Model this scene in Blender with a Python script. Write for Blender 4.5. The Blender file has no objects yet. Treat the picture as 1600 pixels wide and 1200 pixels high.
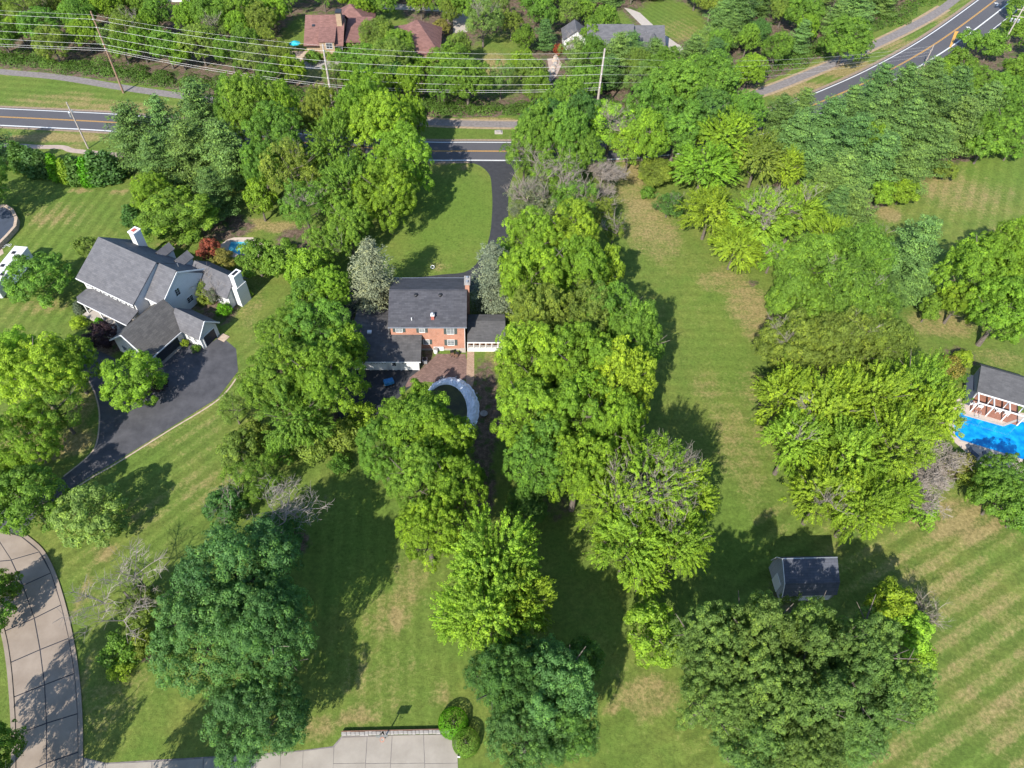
import bpy, math, random
import numpy as np
from mathutils import Vector, Matrix

SC = bpy.context.scene
R = math.radians
# ------------------------------------------------------------------ camera, sky, sun, exposure
FPX, CAMH, PCX = 1120.0, 90.0, 748.0
TILT = math.atan2(920, FPX)
cd = bpy.data.cameras.new('camera'); cam = bpy.data.objects.new('camera', cd)
SC.collection.objects.link(cam); SC.camera = cam
cd.sensor_width = 36; cd.lens = FPX / 1600 * 36; cd.shift_x = (800 - PCX) / 1600
cd.clip_start = 1; cd.clip_end = 6000
cam.location = (0, 0, CAMH); cam.rotation_euler = (TILT, 0, 0)

SUN_EL, SUN_AZ = 39.0, 28.0          # shadows run towards azimuth 28 (right of +Y)
world = bpy.data.worlds.new('World'); SC.world = world; world.use_nodes = True
wn = world.node_tree; bg = wn.nodes['Background']
sky = wn.nodes.new('ShaderNodeTexSky'); sky.sky_type = 'NISHITA'; sky.sun_disc = False
sky.sun_elevation = R(SUN_EL); sky.sun_rotation = R(180 + SUN_AZ)
wn.links.new(sky.outputs[0], bg.inputs[0]); bg.inputs[1].default_value = 0.15; sky.ozone_density = 2.5; sky.dust_density = .4
sd = bpy.data.lights.new('sun', 'SUN'); sun = bpy.data.objects.new('sun', sd)
SC.collection.objects.link(sun)
sd.energy = 4.6; sd.angle = R(0.5); sd.color = (1.0, 0.945, 0.86)
sdir = Vector((math.sin(R(SUN_AZ)) * math.cos(R(SUN_EL)), math.cos(R(SUN_AZ)) * math.cos(R(SUN_EL)), -math.sin(R(SUN_EL))))
sun.rotation_euler = sdir.to_track_quat('-Z', 'Y').to_euler()
sun.location = (-60, -60, 150)
SC.view_settings.view_transform = 'Standard'; SC.view_settings.look = 'None'
SC.view_settings.gamma = 1; SC.view_settings.use_curve_mapping = False
SC.view_settings.exposure = 1.3
SC.render.engine = 'CYCLES'
SC.cycles.max_bounces = 5; SC.cycles.diffuse_bounces = 3; SC.cycles.transmission_bounces = 3
SC.cycles.transparent_max_bounces = 4

# ------------------------------------------------------------------ surveying: where a feature stands
_S, _C = math.sin(TILT), math.cos(TILT)
def P(px, py, h=0.0):
    u, v = px - PCX, py - 600
    s = (CAMH - h) / (FPX * _C + v * _S)
    return (u * s, (FPX * _S - v * _C) * s, h)
def PXM(py, h=0.0):                   # metres per photo pixel across, at height h
    return (CAMH - h) / (FPX * _C + (py - 600) * _S)

# ------------------------------------------------------------------ small helpers
def link(o): SC.collection.objects.link(o); return o
def tag(o, label=None, cat=None, group=None, kind=None):
    if label: o['label'] = label
    if cat: o['category'] = cat
    if group: o['group'] = group
    if kind: o['kind'] = kind
    return o
def empty(name, loc=(0, 0, 0), rz=0.0, label=None, cat=None, group=None):
    o = link(bpy.data.objects.new(name, None)); o.location = loc; o.rotation_euler = (0, 0, rz)
    o.empty_display_size = 0.5
    return tag(o, label, cat, group)

class MB:
    def __init__(s): s.v = []; s.f = []
    def poly(s, pts):
        n = len(s.v); s.v += [tuple(p) for p in pts]; s.f.append(tuple(range(n, n + len(pts)))); return s
    def box(s, x0, x1, y0, y1, z0, z1):
        n = len(s.v)
        s.v += [(x0, y0, z0), (x1, y0, z0), (x1, y1, z0), (x0, y1, z0), (x0, y0, z1), (x1, y0, z1), (x1, y1, z1), (x0, y1, z1)]
        s.f += [tuple(n + i for i in q) for q in ((0, 3, 2, 1), (4, 5, 6, 7), (0, 1, 5, 4), (1, 2, 6, 5), (2, 3, 7, 6), (3, 0, 4, 7))]
        return s
    def obox(s, c, u, v, w):          # centre and three half-axis vectors
        c, u, v, w = map(Vector, (c, u, v, w)); n = len(s.v)
        for k in (-1, 1):
            for a, b in ((-1, -1), (1, -1), (1, 1), (-1, 1)):
                s.v.append(tuple(c + u * a + v * b + w * k))
        s.f += [tuple(n + i for i in q) for q in ((0, 3, 2, 1), (4, 5, 6, 7), (0, 1, 5, 4), (1, 2, 6, 5), (2, 3, 7, 6), (3, 0, 4, 7))]
        return s
    def slab(s, pts, t):              # convex polygon thickened downwards by t
        n = len(s.v); k = len(pts)
        s.v += [tuple(p) for p in pts] + [(p[0], p[1], p[2] - t) for p in pts]
        s.f.append(tuple(range(n, n + k))); s.f.append(tuple(range(n + 2 * k - 1, n + k - 1, -1)))
        for i in range(k):
            j = (i + 1) % k; s.f.append((n + i, n + k + i, n + k + j, n + j))
        return s
    def tube(s, pts, rad, sides=5, cap=True):
        pts = [Vector(p) for p in pts]
        if not hasattr(rad, '__len__'): rad = [rad] * len(pts)
        n = len(s.v)
        for i, p in enumerate(pts):
            d = (pts[min(i + 1, len(pts) - 1)] - pts[max(i - 1, 0)]).normalized()
            a = d.cross(Vector((0, 0, 1)) if abs(d.z) < .9 else Vector((1, 0, 0))).normalized(); b = d.cross(a)
            for k in range(sides):
                t = 2 * math.pi * k / sides; s.v.append(tuple(p + (a * math.cos(t) + b * math.sin(t)) * rad[i]))
        for i in range(len(pts) - 1):
            for k in range(sides):
                k2 = (k + 1) % sides
                s.f.append((n + i * sides + k, n + i * sides + k2, n + (i + 1) * sides + k2, n + (i + 1) * sides + k))
        if cap:
            s.f.append(tuple(n + (len(pts) - 1) * sides + k for k in range(sides)))
            s.f.append(tuple(n + k for k in reversed(range(sides))))
        return s
    def lathe(s, c, prof, sides=16):  # prof: list of (radius, z)
        n = len(s.v)
        for r, z in prof:
            for k in range(sides):
                t = 2 * math.pi * k / sides; s.v.append((c[0] + r * math.cos(t), c[1] + r * math.sin(t), c[2] + z))
        for i in range(len(prof) - 1):
            for k in range(sides):
                k2 = (k + 1) % sides
                s.f.append((n + i * sides + k, n + i * sides + k2, n + (i + 1) * sides + k2, n + (i + 1) * sides + k))
        s.f.append(tuple(n + (len(prof) - 1) * sides + k for k in range(sides)))
        return s
    def mesh(s, name):
        m = bpy.data.meshes.new(name); m.from_pydata(s.v, [], s.f); m.update(); return m
    def build(s, name, mat, parent=None, bevel=0):
        o = link(bpy.data.objects.new(name, s.mesh(name))); o.data.materials.append(mat)
        if parent: o.parent = parent
        if bevel:
            b = o.modifiers.new('bevel', 'BEVEL'); b.width = bevel; b.segments = 1
        return o

# ------------------------------------------------------------------ materials
def newmat(name):
    m = bpy.data.materials.new(name); m.use_nodes = True
    return m, m.node_tree.nodes, m.node_tree.links, m.node_tree.nodes['Principled BSDF']
ALB = .65      # the exposure is set for the foliage; built surfaces keep their real, darker colours
def plain(name, col, rough=0.7, noise=0.15, scale=3.0, metal=0.0, bump=0.0, col2=None, detail=6, spec=0.3):
    m, N, L, b = newmat(name); col = tuple(c * ALB for c in col); col2 = col2 and tuple(c * ALB for c in col2)
    tc = N.new('ShaderNodeTexCoord'); nz = N.new('ShaderNodeTexNoise'); nz.inputs['Scale'].default_value = scale
    nz.inputs['Detail'].default_value = detail; nz.inputs['Roughness'].default_value = .65
    L.new(tc.outputs['Object'], nz.inputs['Vector'])
    rp = N.new('ShaderNodeValToRGB'); L.new(nz.outputs[0], rp.inputs[0])
    rp.color_ramp.elements[0].position = .3; rp.color_ramp.elements[1].position = .7
    c2 = col2 or tuple(min(1, c * (1 + noise)) for c in col)
    rp.color_ramp.elements[0].color = (*[c * (1 - noise) for c in col], 1); rp.color_ramp.elements[1].color = (*c2, 1)
    L.new(rp.outputs[0], b.inputs['Base Color'])
    b.inputs['Roughness'].default_value = rough; b.inputs['Metallic'].default_value = metal
    b.inputs['Specular IOR Level'].default_value = spec
    if bump:
        bp = N.new('ShaderNodeBump'); bp.inputs['Strength'].default_value = bump; bp.inputs['Distance'].default_value = .05
        L.new(nz.outputs[0], bp.inputs['Height']); L.new(bp.outputs[0], b.inputs['Normal'])
    return m
def coursed(name, col, col2, mortar, bw, bh, rough=0.8, axis='XZ', mort=0.012, big=0.17):
    """brick / shingle / siding courses: flat pieces too small to pick apart from the air"""
    m, N, L, b = newmat(name); col, col2, mortar = [tuple(c * ALB for c in q) for q in (col, col2, mortar)]
    tc = N.new('ShaderNodeTexCoord'); sp = N.new('ShaderNodeSeparateXYZ'); L.new(tc.outputs['Object'], sp.inputs[0])
    cb = N.new('ShaderNodeCombineXYZ')
    L.new(sp.outputs['XYZ'.index(axis[0])], cb.inputs[0]); L.new(sp.outputs['XYZ'.index(axis[1])], cb.inputs[1])
    if len(axis) == 3:                # run along both horizontals
        ad = N.new('ShaderNodeMath'); L.new(sp.outputs[0], ad.inputs[0]); L.new(sp.outputs[1], ad.inputs[1]); L.new(ad.outputs[0], cb.inputs[0])
        L.new(sp.outputs[2], cb.inputs[1])
    bt = N.new('ShaderNodeTexBrick'); L.new(cb.outputs[0], bt.inputs['Vector'])
    bt.inputs['Color1'].default_value = (*col, 1); bt.inputs['Color2'].default_value = (*col2, 1); bt.inputs['Mortar'].default_value = (*mortar, 1)
    bt.inputs['Scale'].default_value = 1; bt.inputs['Brick Width'].default_value = bw; bt.inputs['Row Height'].default_value = bh
    bt.inputs['Mortar Size'].default_value = mort; bt.inputs['Bias'].default_value = 0
    nz = N.new('ShaderNodeTexNoise'); nz.inputs['Scale'].default_value = .9; nz.inputs['Detail'].default_value = 8; nz.inputs['Roughness'].default_value = .7
    L.new(tc.outputs['Object'], nz.inputs['Vector'])
    mr = N.new('ShaderNodeMapRange'); mr.inputs[1].default_value = .3; mr.inputs[2].default_value = .7
    mr.inputs[3].default_value = 1 - big; mr.inputs[4].default_value = 1 + big
    L.new(nz.outputs[0], mr.inputs[0])
    mx = N.new('ShaderNodeVectorMath'); mx.operation = 'SCALE'; L.new(bt.outputs[0], mx.inputs[0]); L.new(mr.outputs[0], mx.inputs['Scale'])
    L.new(mx.outputs[0], b.inputs['Base Color'])
    b.inputs['Roughness'].default_value = rough; b.inputs['Specular IOR Level'].default_value = .25
    return m

M = {}
M['shingle_dark'] = coursed('dark shingle', (.052, .053, .062), (.078, .078, .088), (.04, .04, .047), .9, .28, axis='XY')
M['shingle_gray'] = coursed('grey shingle', (.105, .104, .112), (.138, .135, .142), (.085, .085, .092), .8, .26, axis='XY')
M['shingle_garage'] = coursed('warm grey shingle', (.085, .08, .076), (.115, .108, .1), (.065, .062, .06), .26, .8, axis='XY')
M['shingle_brown'] = coursed('brown shingle', (.17, .085, .07), (.235, .12, .1), (.13, .07, .06), .8, .3, axis='XY')
M['shingle_pool'] = coursed('charcoal shingle', (.085, .083, .086), (.11, .108, .11), (.07, .07, .07), .8, .26, axis='XY')
M['shingle_shed'] = coursed('blue black shingle', (.06, .068, .085), (.085, .09, .11), (.04, .045, .055), .8, .28, axis='XY')
M['shingle_worn'] = coursed('old shingle', (.07, .068, .07), (.1, .096, .096), (.05, .05, .05), .9, .28, axis='XY', big=.3)
M['brick'] = coursed('orange brick', (.42, .155, .085), (.52, .22, .13), (.45, .33, .27), .24, .085, axis='XYZ', mort=.012)
M['brick_red'] = coursed('red brick', (.42, .07, .05), (.5, .1, .07), (.4, .25, .2), .24, .085, axis='XYZ')
M['brick_tan'] = coursed('tan brick', (.34, .22, .12), (.42, .28, .16), (.38, .32, .25), .24, .085, axis='XYZ')
M['siding'] = coursed('white siding', (.72, .72, .7), (.75, .75, .73), (.5, .5, .5), 50, .19, axis='XYZ', mort=.02, big=.03)
M['board'] = coursed('pale vertical boards', (.42, .43, .44), (.5, .51, .52), (.26, .26, .27), .2, 50, axis='XYZ', mort=.015, big=.06)
M['white'] = plain('white paint', (.8, .8, .78), .5, .04)
M['trim'] = plain('white trim', (.78, .78, .77), .45, .03)
M['glass'] = plain('window glass', (.035, .045, .055), .08, .1, spec=.8)
M['glass_light'] = plain('curtained glass', (.2, .22, .23), .12, .15, spec=.8)
M['shutter'] = plain('grey green shutter', (.075, .095, .09), .6)
M['shutter_black'] = plain('black shutter', (.02, .02, .024), .5)
M['door_dark'] = plain('dark garage door', (.035, .042, .055), .45, .1)
M['door_panel'] = plain('garage door panel groove', (.022, .028, .04), .5, .1)
M['asphalt'] = plain('driveway asphalt', (.036, .037, .042), .85, .2, 1.2, bump=.3, col2=(.052, .053, .058))
M['asphalt_left'] = plain('sealed driveway asphalt', (.060, .060, .068), .8, .22, .45, bump=.3, col2=(.098, .096, .104), detail=12)
M['path_asphalt'] = plain('path asphalt', (.19, .165, .155), .9, .2, 1.5, bump=.3, col2=(.27, .24, .225))
M['concrete'] = plain('concrete', (.31, .272, .225), .85, .1, .35, bump=.15, col2=(.375, .335, .28))
M['concrete_street'] = plain('street concrete', (.265, .208, .158), .85, .1, .3, bump=.15, col2=(.33, .268, .21))
M['concrete_pale'] = plain('pale concrete', (.44, .39, .34), .85, .1, 1)
M['sidewalk'] = plain('sidewalk concrete', (.38, .29, .24), .85, .12, 1, col2=(.48, .38, .32))
M['joint'] = plain('tar joint', (.035, .036, .045), .8, .2, 3)
M['line_white'] = plain('white road paint', (.68, .68, .66), .7, .12, 3)
M['line_yellow'] = plain('yellow road paint', (.62, .33, .06), .7, .12, 3)
M['wood_pole'] = plain('weathered pole wood', (.40, .34, .29), .85, .2, 4, col2=(.52, .46, .41))
M['wood_pole_rust'] = plain('brown pole wood', (.36, .17, .08), .85, .25, 1.5, col2=(.3, .24, .19))
M['metal'] = plain('galvanised metal', (.5, .52, .55), .4, .1, 4, metal=.6)
M['wire'] = plain('aluminium wire', (.62, .62, .6), .45, .05, 1, metal=.2)
M['bark'] = plain('bark', (.12, .095, .075), .9, .3, 5, bump=.4, col2=(.2, .17, .14))
M['bark_gray'] = plain('dead grey bark', (.24, .205, .175), .9, .2, 5, col2=(.34, .30, .26))
M['bark_mauve'] = plain('dead twig bark', (.24, .20, .165), .9, .2, 5, col2=(.34, .295, .25))
M['paver'] = coursed('brown pavers', (.17, .105, .085), (.24, .15, .125), (.1, .07, .06), .4, .2, axis='XY', big=.2)
M['paver_tan'] = coursed('tan pavers', (.36, .24, .16), (.44, .31, .22), (.2, .14, .1), .4, .2, axis='XY', big=.15)
M['stone'] = plain('pale stone', (.30, .275, .25), .85, .3, 2, bump=.4, col2=(.44, .41, .38))
M['stone_tan'] = plain('tan stone', (.45, .33, .24), .85, .2, 2, bump=.3, col2=(.55, .43, .33))
M['deck'] = plain('pool deck concrete', (.5, .40, .33), .85, .08, 1, col2=(.58, .48, .40))
M['plastic'] = plain('white plastic', (.8, .8, .8), .35, .02)
M['black'] = plain('black metal', (.02, .02, .022), .5)
M['dark_cover'] = plain('dark blue grey cover', (.055, .068, .095), .7, .15, 1)
M['orange'] = plain('orange metal', (.7, .17, .05), .5)
M['blue'] = plain('blue plastic', (.03, .18, .4), .5, .2)
M['turq'] = plain('turquoise fabric', (.02, .42, .5), .6, .2)
M['wood'] = plain('brown wood', (.2, .11, .07), .7, .2, 3)
M['terracotta'] = plain('terracotta decking', (.33, .15, .1), .75, .2, 3)
M['mulch'] = plain('mulch', (.1, .05, .032), .95, .35, 5, bump=.8, col2=(.2, .095, .06))
M['rv'] = plain('white roof membrane', (.72, .7, .68), .5, .05, .8)
M['pave_gap'] = M['joint']

def leafmat(name, trans=0.42, rough=0.55, var=0.45):
    m, N, L, b = newmat(name)
    oi = N.new('ShaderNodeObjectInfo'); at = N.new('ShaderNodeAttribute'); at.attribute_name = 'tone'
    # tone: 0..1 per leaf cluster and leaf, lower for inner leaves and hollows, hue leans yellow when high
    mr = N.new('ShaderNodeMapRange'); mr.inputs[3].default_value = 1 - var; mr.inputs[4].default_value = 1 + var
    L.new(at.outputs['Fac'], mr.inputs[0])
    sc = N.new('ShaderNodeVectorMath'); sc.operation = 'SCALE'; L.new(oi.outputs['Color'], sc.inputs[0]); L.new(mr.outputs[0], sc.inputs['Scale'])
    mul = N.new('ShaderNodeMix'); mul.data_type = 'RGBA'; mul.blend_type = 'MIX'
    tint = N.new('ShaderNodeVectorMath'); tint.operation = 'MULTIPLY'; L.new(sc.outputs[0], tint.inputs[0]); tint.inputs[1].default_value = (1.28, 1.12, .75)
    mp = N.new('ShaderNodeMapRange'); mp.inputs[1].default_value = .55; mp.inputs[2].default_value = 1.0; L.new(at.outputs['Fac'], mp.inputs[0])
    L.new(mp.outputs[0], mul.inputs['Factor']); L.new(sc.outputs[0], mul.inputs['A']); L.new(tint.outputs[0], mul.inputs['B'])
    b.inputs['Roughness'].default_value = rough; b.inputs['Specular IOR Level'].default_value = .16
    L.new(mul.outputs['Result'], b.inputs['Base Color'])
    tr = N.new('ShaderNodeBsdfTranslucent'); t2 = N.new('ShaderNodeVectorMath'); t2.operation = 'MULTIPLY'
    L.new(mul.outputs['Result'], t2.inputs[0]); t2.inputs[1].default_value = (1.25, 1.35, .5); L.new(t2.outputs[0], tr.inputs[0])
    ms = N.new('ShaderNodeMixShader'); ms.inputs[0].default_value = trans
    L.new(b.outputs[0], ms.inputs[1]); L.new(tr.outputs[0], ms.inputs[2]); L.new(ms.outputs[0], N['Material Output'].inputs[0])
    return m
M['leaf'] = leafmat('leaves'); M['needle'] = leafmat('needles', .1, .55, .5)

# ------------------------------------------------------------------ ground: one sheet, dense where it is seen
rng = np.random.default_rng(7)
def lin(a, b, n): return list(np.linspace(a, b, n))
gx = [-3000, -1500, -800, -400, -260] + lin(-190, 190, 381) + [260, 400, 800, 1500, 3000]
gy = [-3000, -1500, -600, -250, -80] + lin(-10, 250, 261) + [330, 500, 900, 1600, 3000]
GX, GY = np.meshgrid(np.array(gx, float), np.array(gy, float))
nx, ny = len(gx), len(gy)
vx, vy = GX.ravel(), GY.ravel()
# photo coordinates of each ground vertex, only to place the surveyed patches
def unproj(x, y):
    zc = y * _S + CAMH * _C; yc = -y * _C + CAMH * _S
    zc = np.where(zc < 1, 1, zc)
    return PCX + FPX * x / zc, 600 + FPX * yc / zc
dry = np.zeros(len(vx)); soil = np.zeros(len(vx)); strength = np.zeros(len(vx)); phase = np.zeros(len(vx)); lush = np.zeros(len(vx))
def blob(arr, px, py, rx, ry, val, ang=0, soft=.5):
    c = P(px, py); mx = PXM(py) * rx; my = abs(P(px, py - ry)[1] - P(px, py + ry)[1]) / 2
    dx, dy = vx - c[0], vy - c[1]
    if ang: ca, sa = math.cos(R(ang)), math.sin(R(ang)); dx, dy = dx * ca + dy * sa, -dx * sa + dy * ca
    q = np.sqrt((dx / mx) ** 2 + (dy / my) ** 2)
    w = np.clip((1 - q) / soft, 0, 1); arr[:] = np.maximum(arr, w * val) if val > 0 else arr + w * val
def inpoly(poly):
    pts = [P(*p)[:2] for p in poly]; ins = np.zeros(len(vx), bool)
    for i in range(len(pts)):
        (x1, y1), (x2, y2) = pts[i], pts[(i + 1) % len(pts)]
        c = ((y1 > vy) != (y2 > vy)) & (vx < (x2 - x1) * (vy - y1) / ((y2 - y1) or 1e-9) + x1); ins ^= c
    return ins
def stripes(poly, a, b, width, s):    # a->b: photo direction of the mowing
    A, B = P(*a), P(*b); d = math.atan2(B[1] - A[1], B[0] - A[0]); i = inpoly(poly)
    ph = (-vx * math.sin(d) + vy * math.cos(d)) / width * math.pi
    phase[i] = ph[i]; strength[i] = s
stripes([(-60, 290), (215, 290), (130, 500), (-60, 560)], (50, 386), (90, 337), 1.15, .8)
stripes([(60, 860), (330, 600), (460, 430), (420, 760), (150, 960)], (200, 800), (325, 712), 1.15, .75)
stripes([(460, 700), (730, 780), (730, 1140), (440, 1145)], (600, 1100), (604, 880), 1.0, .4)
stripes([(960, 400), (1230, 420), (1240, 900), (960, 980)], (1050, 520), (1180, 523), 1.1, .3)
stripes([(740, 1060), (1000, 1020), (1100, 1120), (1200, 1300), (740, 1300)], (850, 1180), (1000, 1090), 1.7, .5)
stripes([(1180, 780), (1640, 780), (1640, 1240), (1040, 1240)], (1300, 1150), (1500, 1010), 1.35, .9)
stripes([(1440, 200), (1640, 200), (1640, 360), (1380, 380)], (1470, 330), (1500, 220), 1.2, .5)
stripes([(-40, 100), (330, 150), (330, 215), (-40, 215)], (20, 150), (260, 168), 1.3, .6)
stripes([(1140, 190), (1480, 0), (1560, 0), (1200, 190)], (1240, 146), (1420, 60), .8, .8)
stripes([(1000, 0), (1120, 0), (1120, 80), (1000, 70)], (1010, 10), (1100, 60), .8, .5)
for b_ in ((1020, 360, 60, 60, .6), (1190, 520, 40, 40, .6), (1140, 660, 40, 60, .35), (1180, 800, 50, 50, .4), (640, 900, 40, 60, .5), (600, 960, 60, 60, .45), (730, 330, 40, 50, .25), (90, 340, 60, 30, .4), (1010, 335, 45, 55, .7), (985, 300, 40, 35, .55), (1130, 440, 60, 30, .6), (1170, 480, 55, 60, .7), (1165, 590, 40, 60, .5), (1110, 600, 45, 35, .45),
           (1205, 670, 40, 60, .4), (1160, 720, 50, 80, .4), (1500, 285, 110, 60, .5), (1340, 260, 20, 10, .6), (1390, 335, 30, 18, .8), (1470, 505, 80, 30, .7),
           (1560, 560, 60, 20, .5), (1500, 815, 110, 50, .7), (1500, 1000, 190, 220, .34), (1400, 1150, 140, 90, .4), (1590, 1150, 80, 120, .5),
           (622, 965, 22, 28, .9), (560, 1120, 45, 18, .85), (500, 1135, 40, 25, .6), (600, 1060, 90, 90, .3), (690, 1090, 25, 30, .55), (1010, 1085, 70, 45, .65),
           (955, 1112, 14, 8, 1), (1004, 1116, 14, 10, 1), (950, 1087, 10, 9, .9), (260, 640, 90, 20, .5), (210, 690, 70, 18, .6), (330, 760, 80, 50, .35),
           (225, 800, 60, 40, .3), (165, 865, 30, 20, .7), (80, 700, 40, 30, .9), (120, 690, 40, 30, .8), (40, 660, 60, 60, .6), (130, 640, 25, 60, .6), (180, 1085, 60, 70, .35),
           (130, 930, 12, 60, .6), (130, 1060, 10, 60, .6), (180, 170, 80, 16, .75), (60, 195, 90, 14, .35), (150, 200, 60, 12, .9), (90, 160, 110, 22, .6), (240, 172, 50, 12, .6), (90, 215, 110, 10, .9), (205, 120, 60, 12, .3), (20, 110, 40, 10, .5),
           (75, 345, 30, 15, .6), (120, 230, 20, 10, .6), (125, 298, 22, 6, 1), (185, 300, 25, 5, .8), (1250, 140, 100, 16, 1), (1330, 108, 80, 18, .95), (1400, 70, 60, 14, .7),
           (1480, 30, 40, 14, .8), (685, 254, 25, 6, 1), (725, 262, 10, 5, .9), (688, 175, 30, 6, .8), (765, 186, 60, 5, .9), (690, 415, 30, 8, .6), (780, 560, 30, 30, .6),
           (1060, 50, 50, 30, .4), (770, 100, 30, 25, .7), (500, 110, 30, 40, .5), (440, 355, 40, 12, .9), (405, 350, 30, 14, .7), (270, 383, 40, 8, .6), (1240, 440, 10, 20, .9),
           (1210, 30, 14, 20, .8), (1000, 270, 50, 25, .9), (960, 275, 40, 15, .8), (60, 480, 60, 14, .5), (1420, 900, 60, 60, .3), (300, 680, 60, 60, .2), (395, 480, 25, 60, .3), (1580, 380, 60, 40, .4)):
    if b_[4] > 0: blob(dry, *b_)
for b_ in ((757, 640, 32, 110, 1), (745, 760, 40, 70, 1), (765, 590, 18, 30, .5), (1060, 275, 20, 12, .6), (500, 790, 45, 30, .3), (455, 850, 40, 28, 1), (355, 355, 55, 28, .95), (345, 480, 40, 40, .9),
           (310, 465, 30, 30, .8), (160, 540, 50, 30, .8), (1480, 735, 30, 25, .7), (860, 790, 60, 40, .5), (560, 495, 40, 20, .9), (590, 495, 16, 10, 1),
           (470, 380, 60, 40, .8), (1240, 930, 60, 60, .55), (1430, 1000, 30, 60, .5), (230, 1025, 30, 12, .8), (665, 560, 20, 30, .7), (1500, 560, 40, 30, .6),
           (960, 185, 40, 14, .5), (1150, 400, 30, 8, .6), (1175, 442, 14, 8, .8), (1010, 180, 26, 5, .6), (1250, 560, 60, 50, .7), (1350, 640, 130, 120, .5), (480, 600, 100, 90, .6), (860, 600, 90, 150, .4)):
    blob(soil, *b_)
for pl in ([(-200, -200), (1500, -200), (1440, 10), (1330, 70), (1170, 140), (1000, 175), (660, 186), (440, 172), (300, 145), (190, 128), (0, 106), (-200, 90)],):
    i = inpoly(pl); soil[i] = np.maximum(soil[i], .75)
for b_ in ((1050, 30, 62, 40), (960, 45, 40, 40), (470, 60, 40, 50), (590, 30, 50, 30), (600, 50, 60, 30), (780, 100, 60, 60), (490, 100, 40, 30)):
    w = np.zeros(len(vx)); blob(w, *b_, 1); soil[:] = soil * (1 - w)
i = inpoly([(1250, 190), (1600, 40), (1700, 200), (1450, 270), (1360, 340), (1200, 300)]); soil[i] = np.maximum(soil[i], .7)
for b_ in ((700, 340, 110, 90, .8), (1120, 520, 70, 120, .5), (1560, 270, 90, 30, .6), (1130, 830, 90, 90, .45), (60, 400, 80, 60, .5), (560, 850, 90, 120, .5), (890, 1040, 60, 80, .5), (1400, 560, 60, 20, .5)): blob(lush, *b_)
dry -= .6 * lush; dry = np.clip(dry, 0, 1)
gm = bpy.data.meshes.new('ground')
idx = np.arange(nx * ny).reshape(ny, nx)
quads = np.stack([idx[:-1, :-1], idx[:-1, 1:], idx[1:, 1:], idx[1:, :-1]], -1).reshape(-1, 4)
gm.vertices.add(nx * ny); gm.vertices.foreach_set('co', np.stack([vx, vy, np.zeros_like(vx)], -1).ravel())
gm.loops.add(quads.size); gm.loops.foreach_set('vertex_index', quads.ravel())
gm.polygons.add(len(quads)); gm.polygons.foreach_set('loop_start', np.arange(0, quads.size, 4)); gm.polygons.foreach_set('loop_total', np.full(len(quads), 4))
gm.update()
for nm, ar in (('dry', dry), ('soil', soil), ('strength', strength), ('phase', phase), ('lush', lush)):
    a = gm.attributes.new(nm, 'FLOAT', 'POINT'); a.data.foreach_set('value', ar.astype(np.float32))
m, N, L, b = newmat('lawn')
def attr(n): a = N.new('ShaderNodeAttribute'); a.attribute_name = n; return a.outputs['Fac']
def math_(op, a, b_=None, clamp=False, c=None):
    n = N.new('ShaderNodeMath'); n.operation = op; n.use_clamp = clamp
    for i_, q in enumerate((a, b_, c)):
        if q is None: continue
        if isinstance(q, (int, float)): n.inputs[i_].default_value = q
        else: L.new(q, n.inputs[i_])
    return n.outputs[0]
def noise_(scale, detail=5, rough=.6, vec=None, dist=0):
    n = N.new('ShaderNodeTexNoise'); n.inputs['Scale'].default_value = scale; n.inputs['Detail'].default_value = detail; n.inputs['Roughness'].default_value = rough
    n.inputs['Distortion'].default_value = dist
    L.new(vec or TC.outputs['Object'], n.inputs['Vector']); return n.outputs[0]
def mixc(f, a, b_):
    n = N.new('ShaderNodeMix'); n.data_type = 'RGBA'; n.clamp_factor = True
    L.new(f, n.inputs['Factor'])
    for q, s_ in ((a, 'A'), (b_, 'B')):
        if isinstance(q, tuple): n.inputs[s_].default_value = (*q, 1)
        else: L.new(q, n.inputs[s_])
    return n.outputs['Result']
def rng_(x, a, b_, c=0., d=1.):
    n = N.new('ShaderNodeMapRange'); L.new(x, n.inputs[0])
    for i_, q in enumerate((a, b_, c, d)): n.inputs[i_ + 1].default_value = q
    return n.outputs[0]
TC = N.new('ShaderNodeTexCoord')
nb = noise_(.035, 6, .6); nm_ = noise_(.22, 6, .65); nf = noise_(2.2, 5, .75); nff = noise_(9, 3, .8)
wob = math_('MULTIPLY', noise_(.4, 3), 1.1)
st = math_('SINE', math_('ADD', attr('phase'), wob))
st = math_('MULTIPLY', rng_(st, -.55, .55, -1, 1), attr('strength'))
g1 = mixc(rng_(nb, .38, .62), (.082, .121, .022), (.134, .146, .033))
g2 = mixc(rng_(nm_, .3, .7), g1, (.078, .124, .021))
g2 = mixc(math_('MULTIPLY', attr('lush'), .75), g2, (.084, .138, .020))
gs = N.new('ShaderNodeVectorMath'); gs.operation = 'SCALE'; L.new(g2, gs.inputs[0]); L.new(math_('ADD', math_('MULTIPLY', st, .13), 1.0), gs.inputs['Scale'])
dd = math_('ADD', math_('MULTIPLY', attr('dry'), 1.2), math_('MULTIPLY', st, .24))
dd = math_('ADD', dd, math_('SUBTRACT', math_('MULTIPLY', noise_(.3, 8, .72), 1.5), .80))
dd = math_('ADD', dd, math_('MULTIPLY', math_('SUBTRACT', nf, .5), 1.5))
dd = math_('ADD', dd, math_('MULTIPLY', math_('SUBTRACT', noise_(.9, 6, .75), .5), .9))
dd = math_('ADD', dd, math_('MULTIPLY', math_('SUBTRACT', nb, .5), 1.0))
tan = mixc(rng_(nf, .3, .7), (.165, .125, .052), (.245, .185, .085))
c1 = mixc(rng_(dd, .22, .95, 0, .85), gs.outputs[0], tan)
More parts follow.
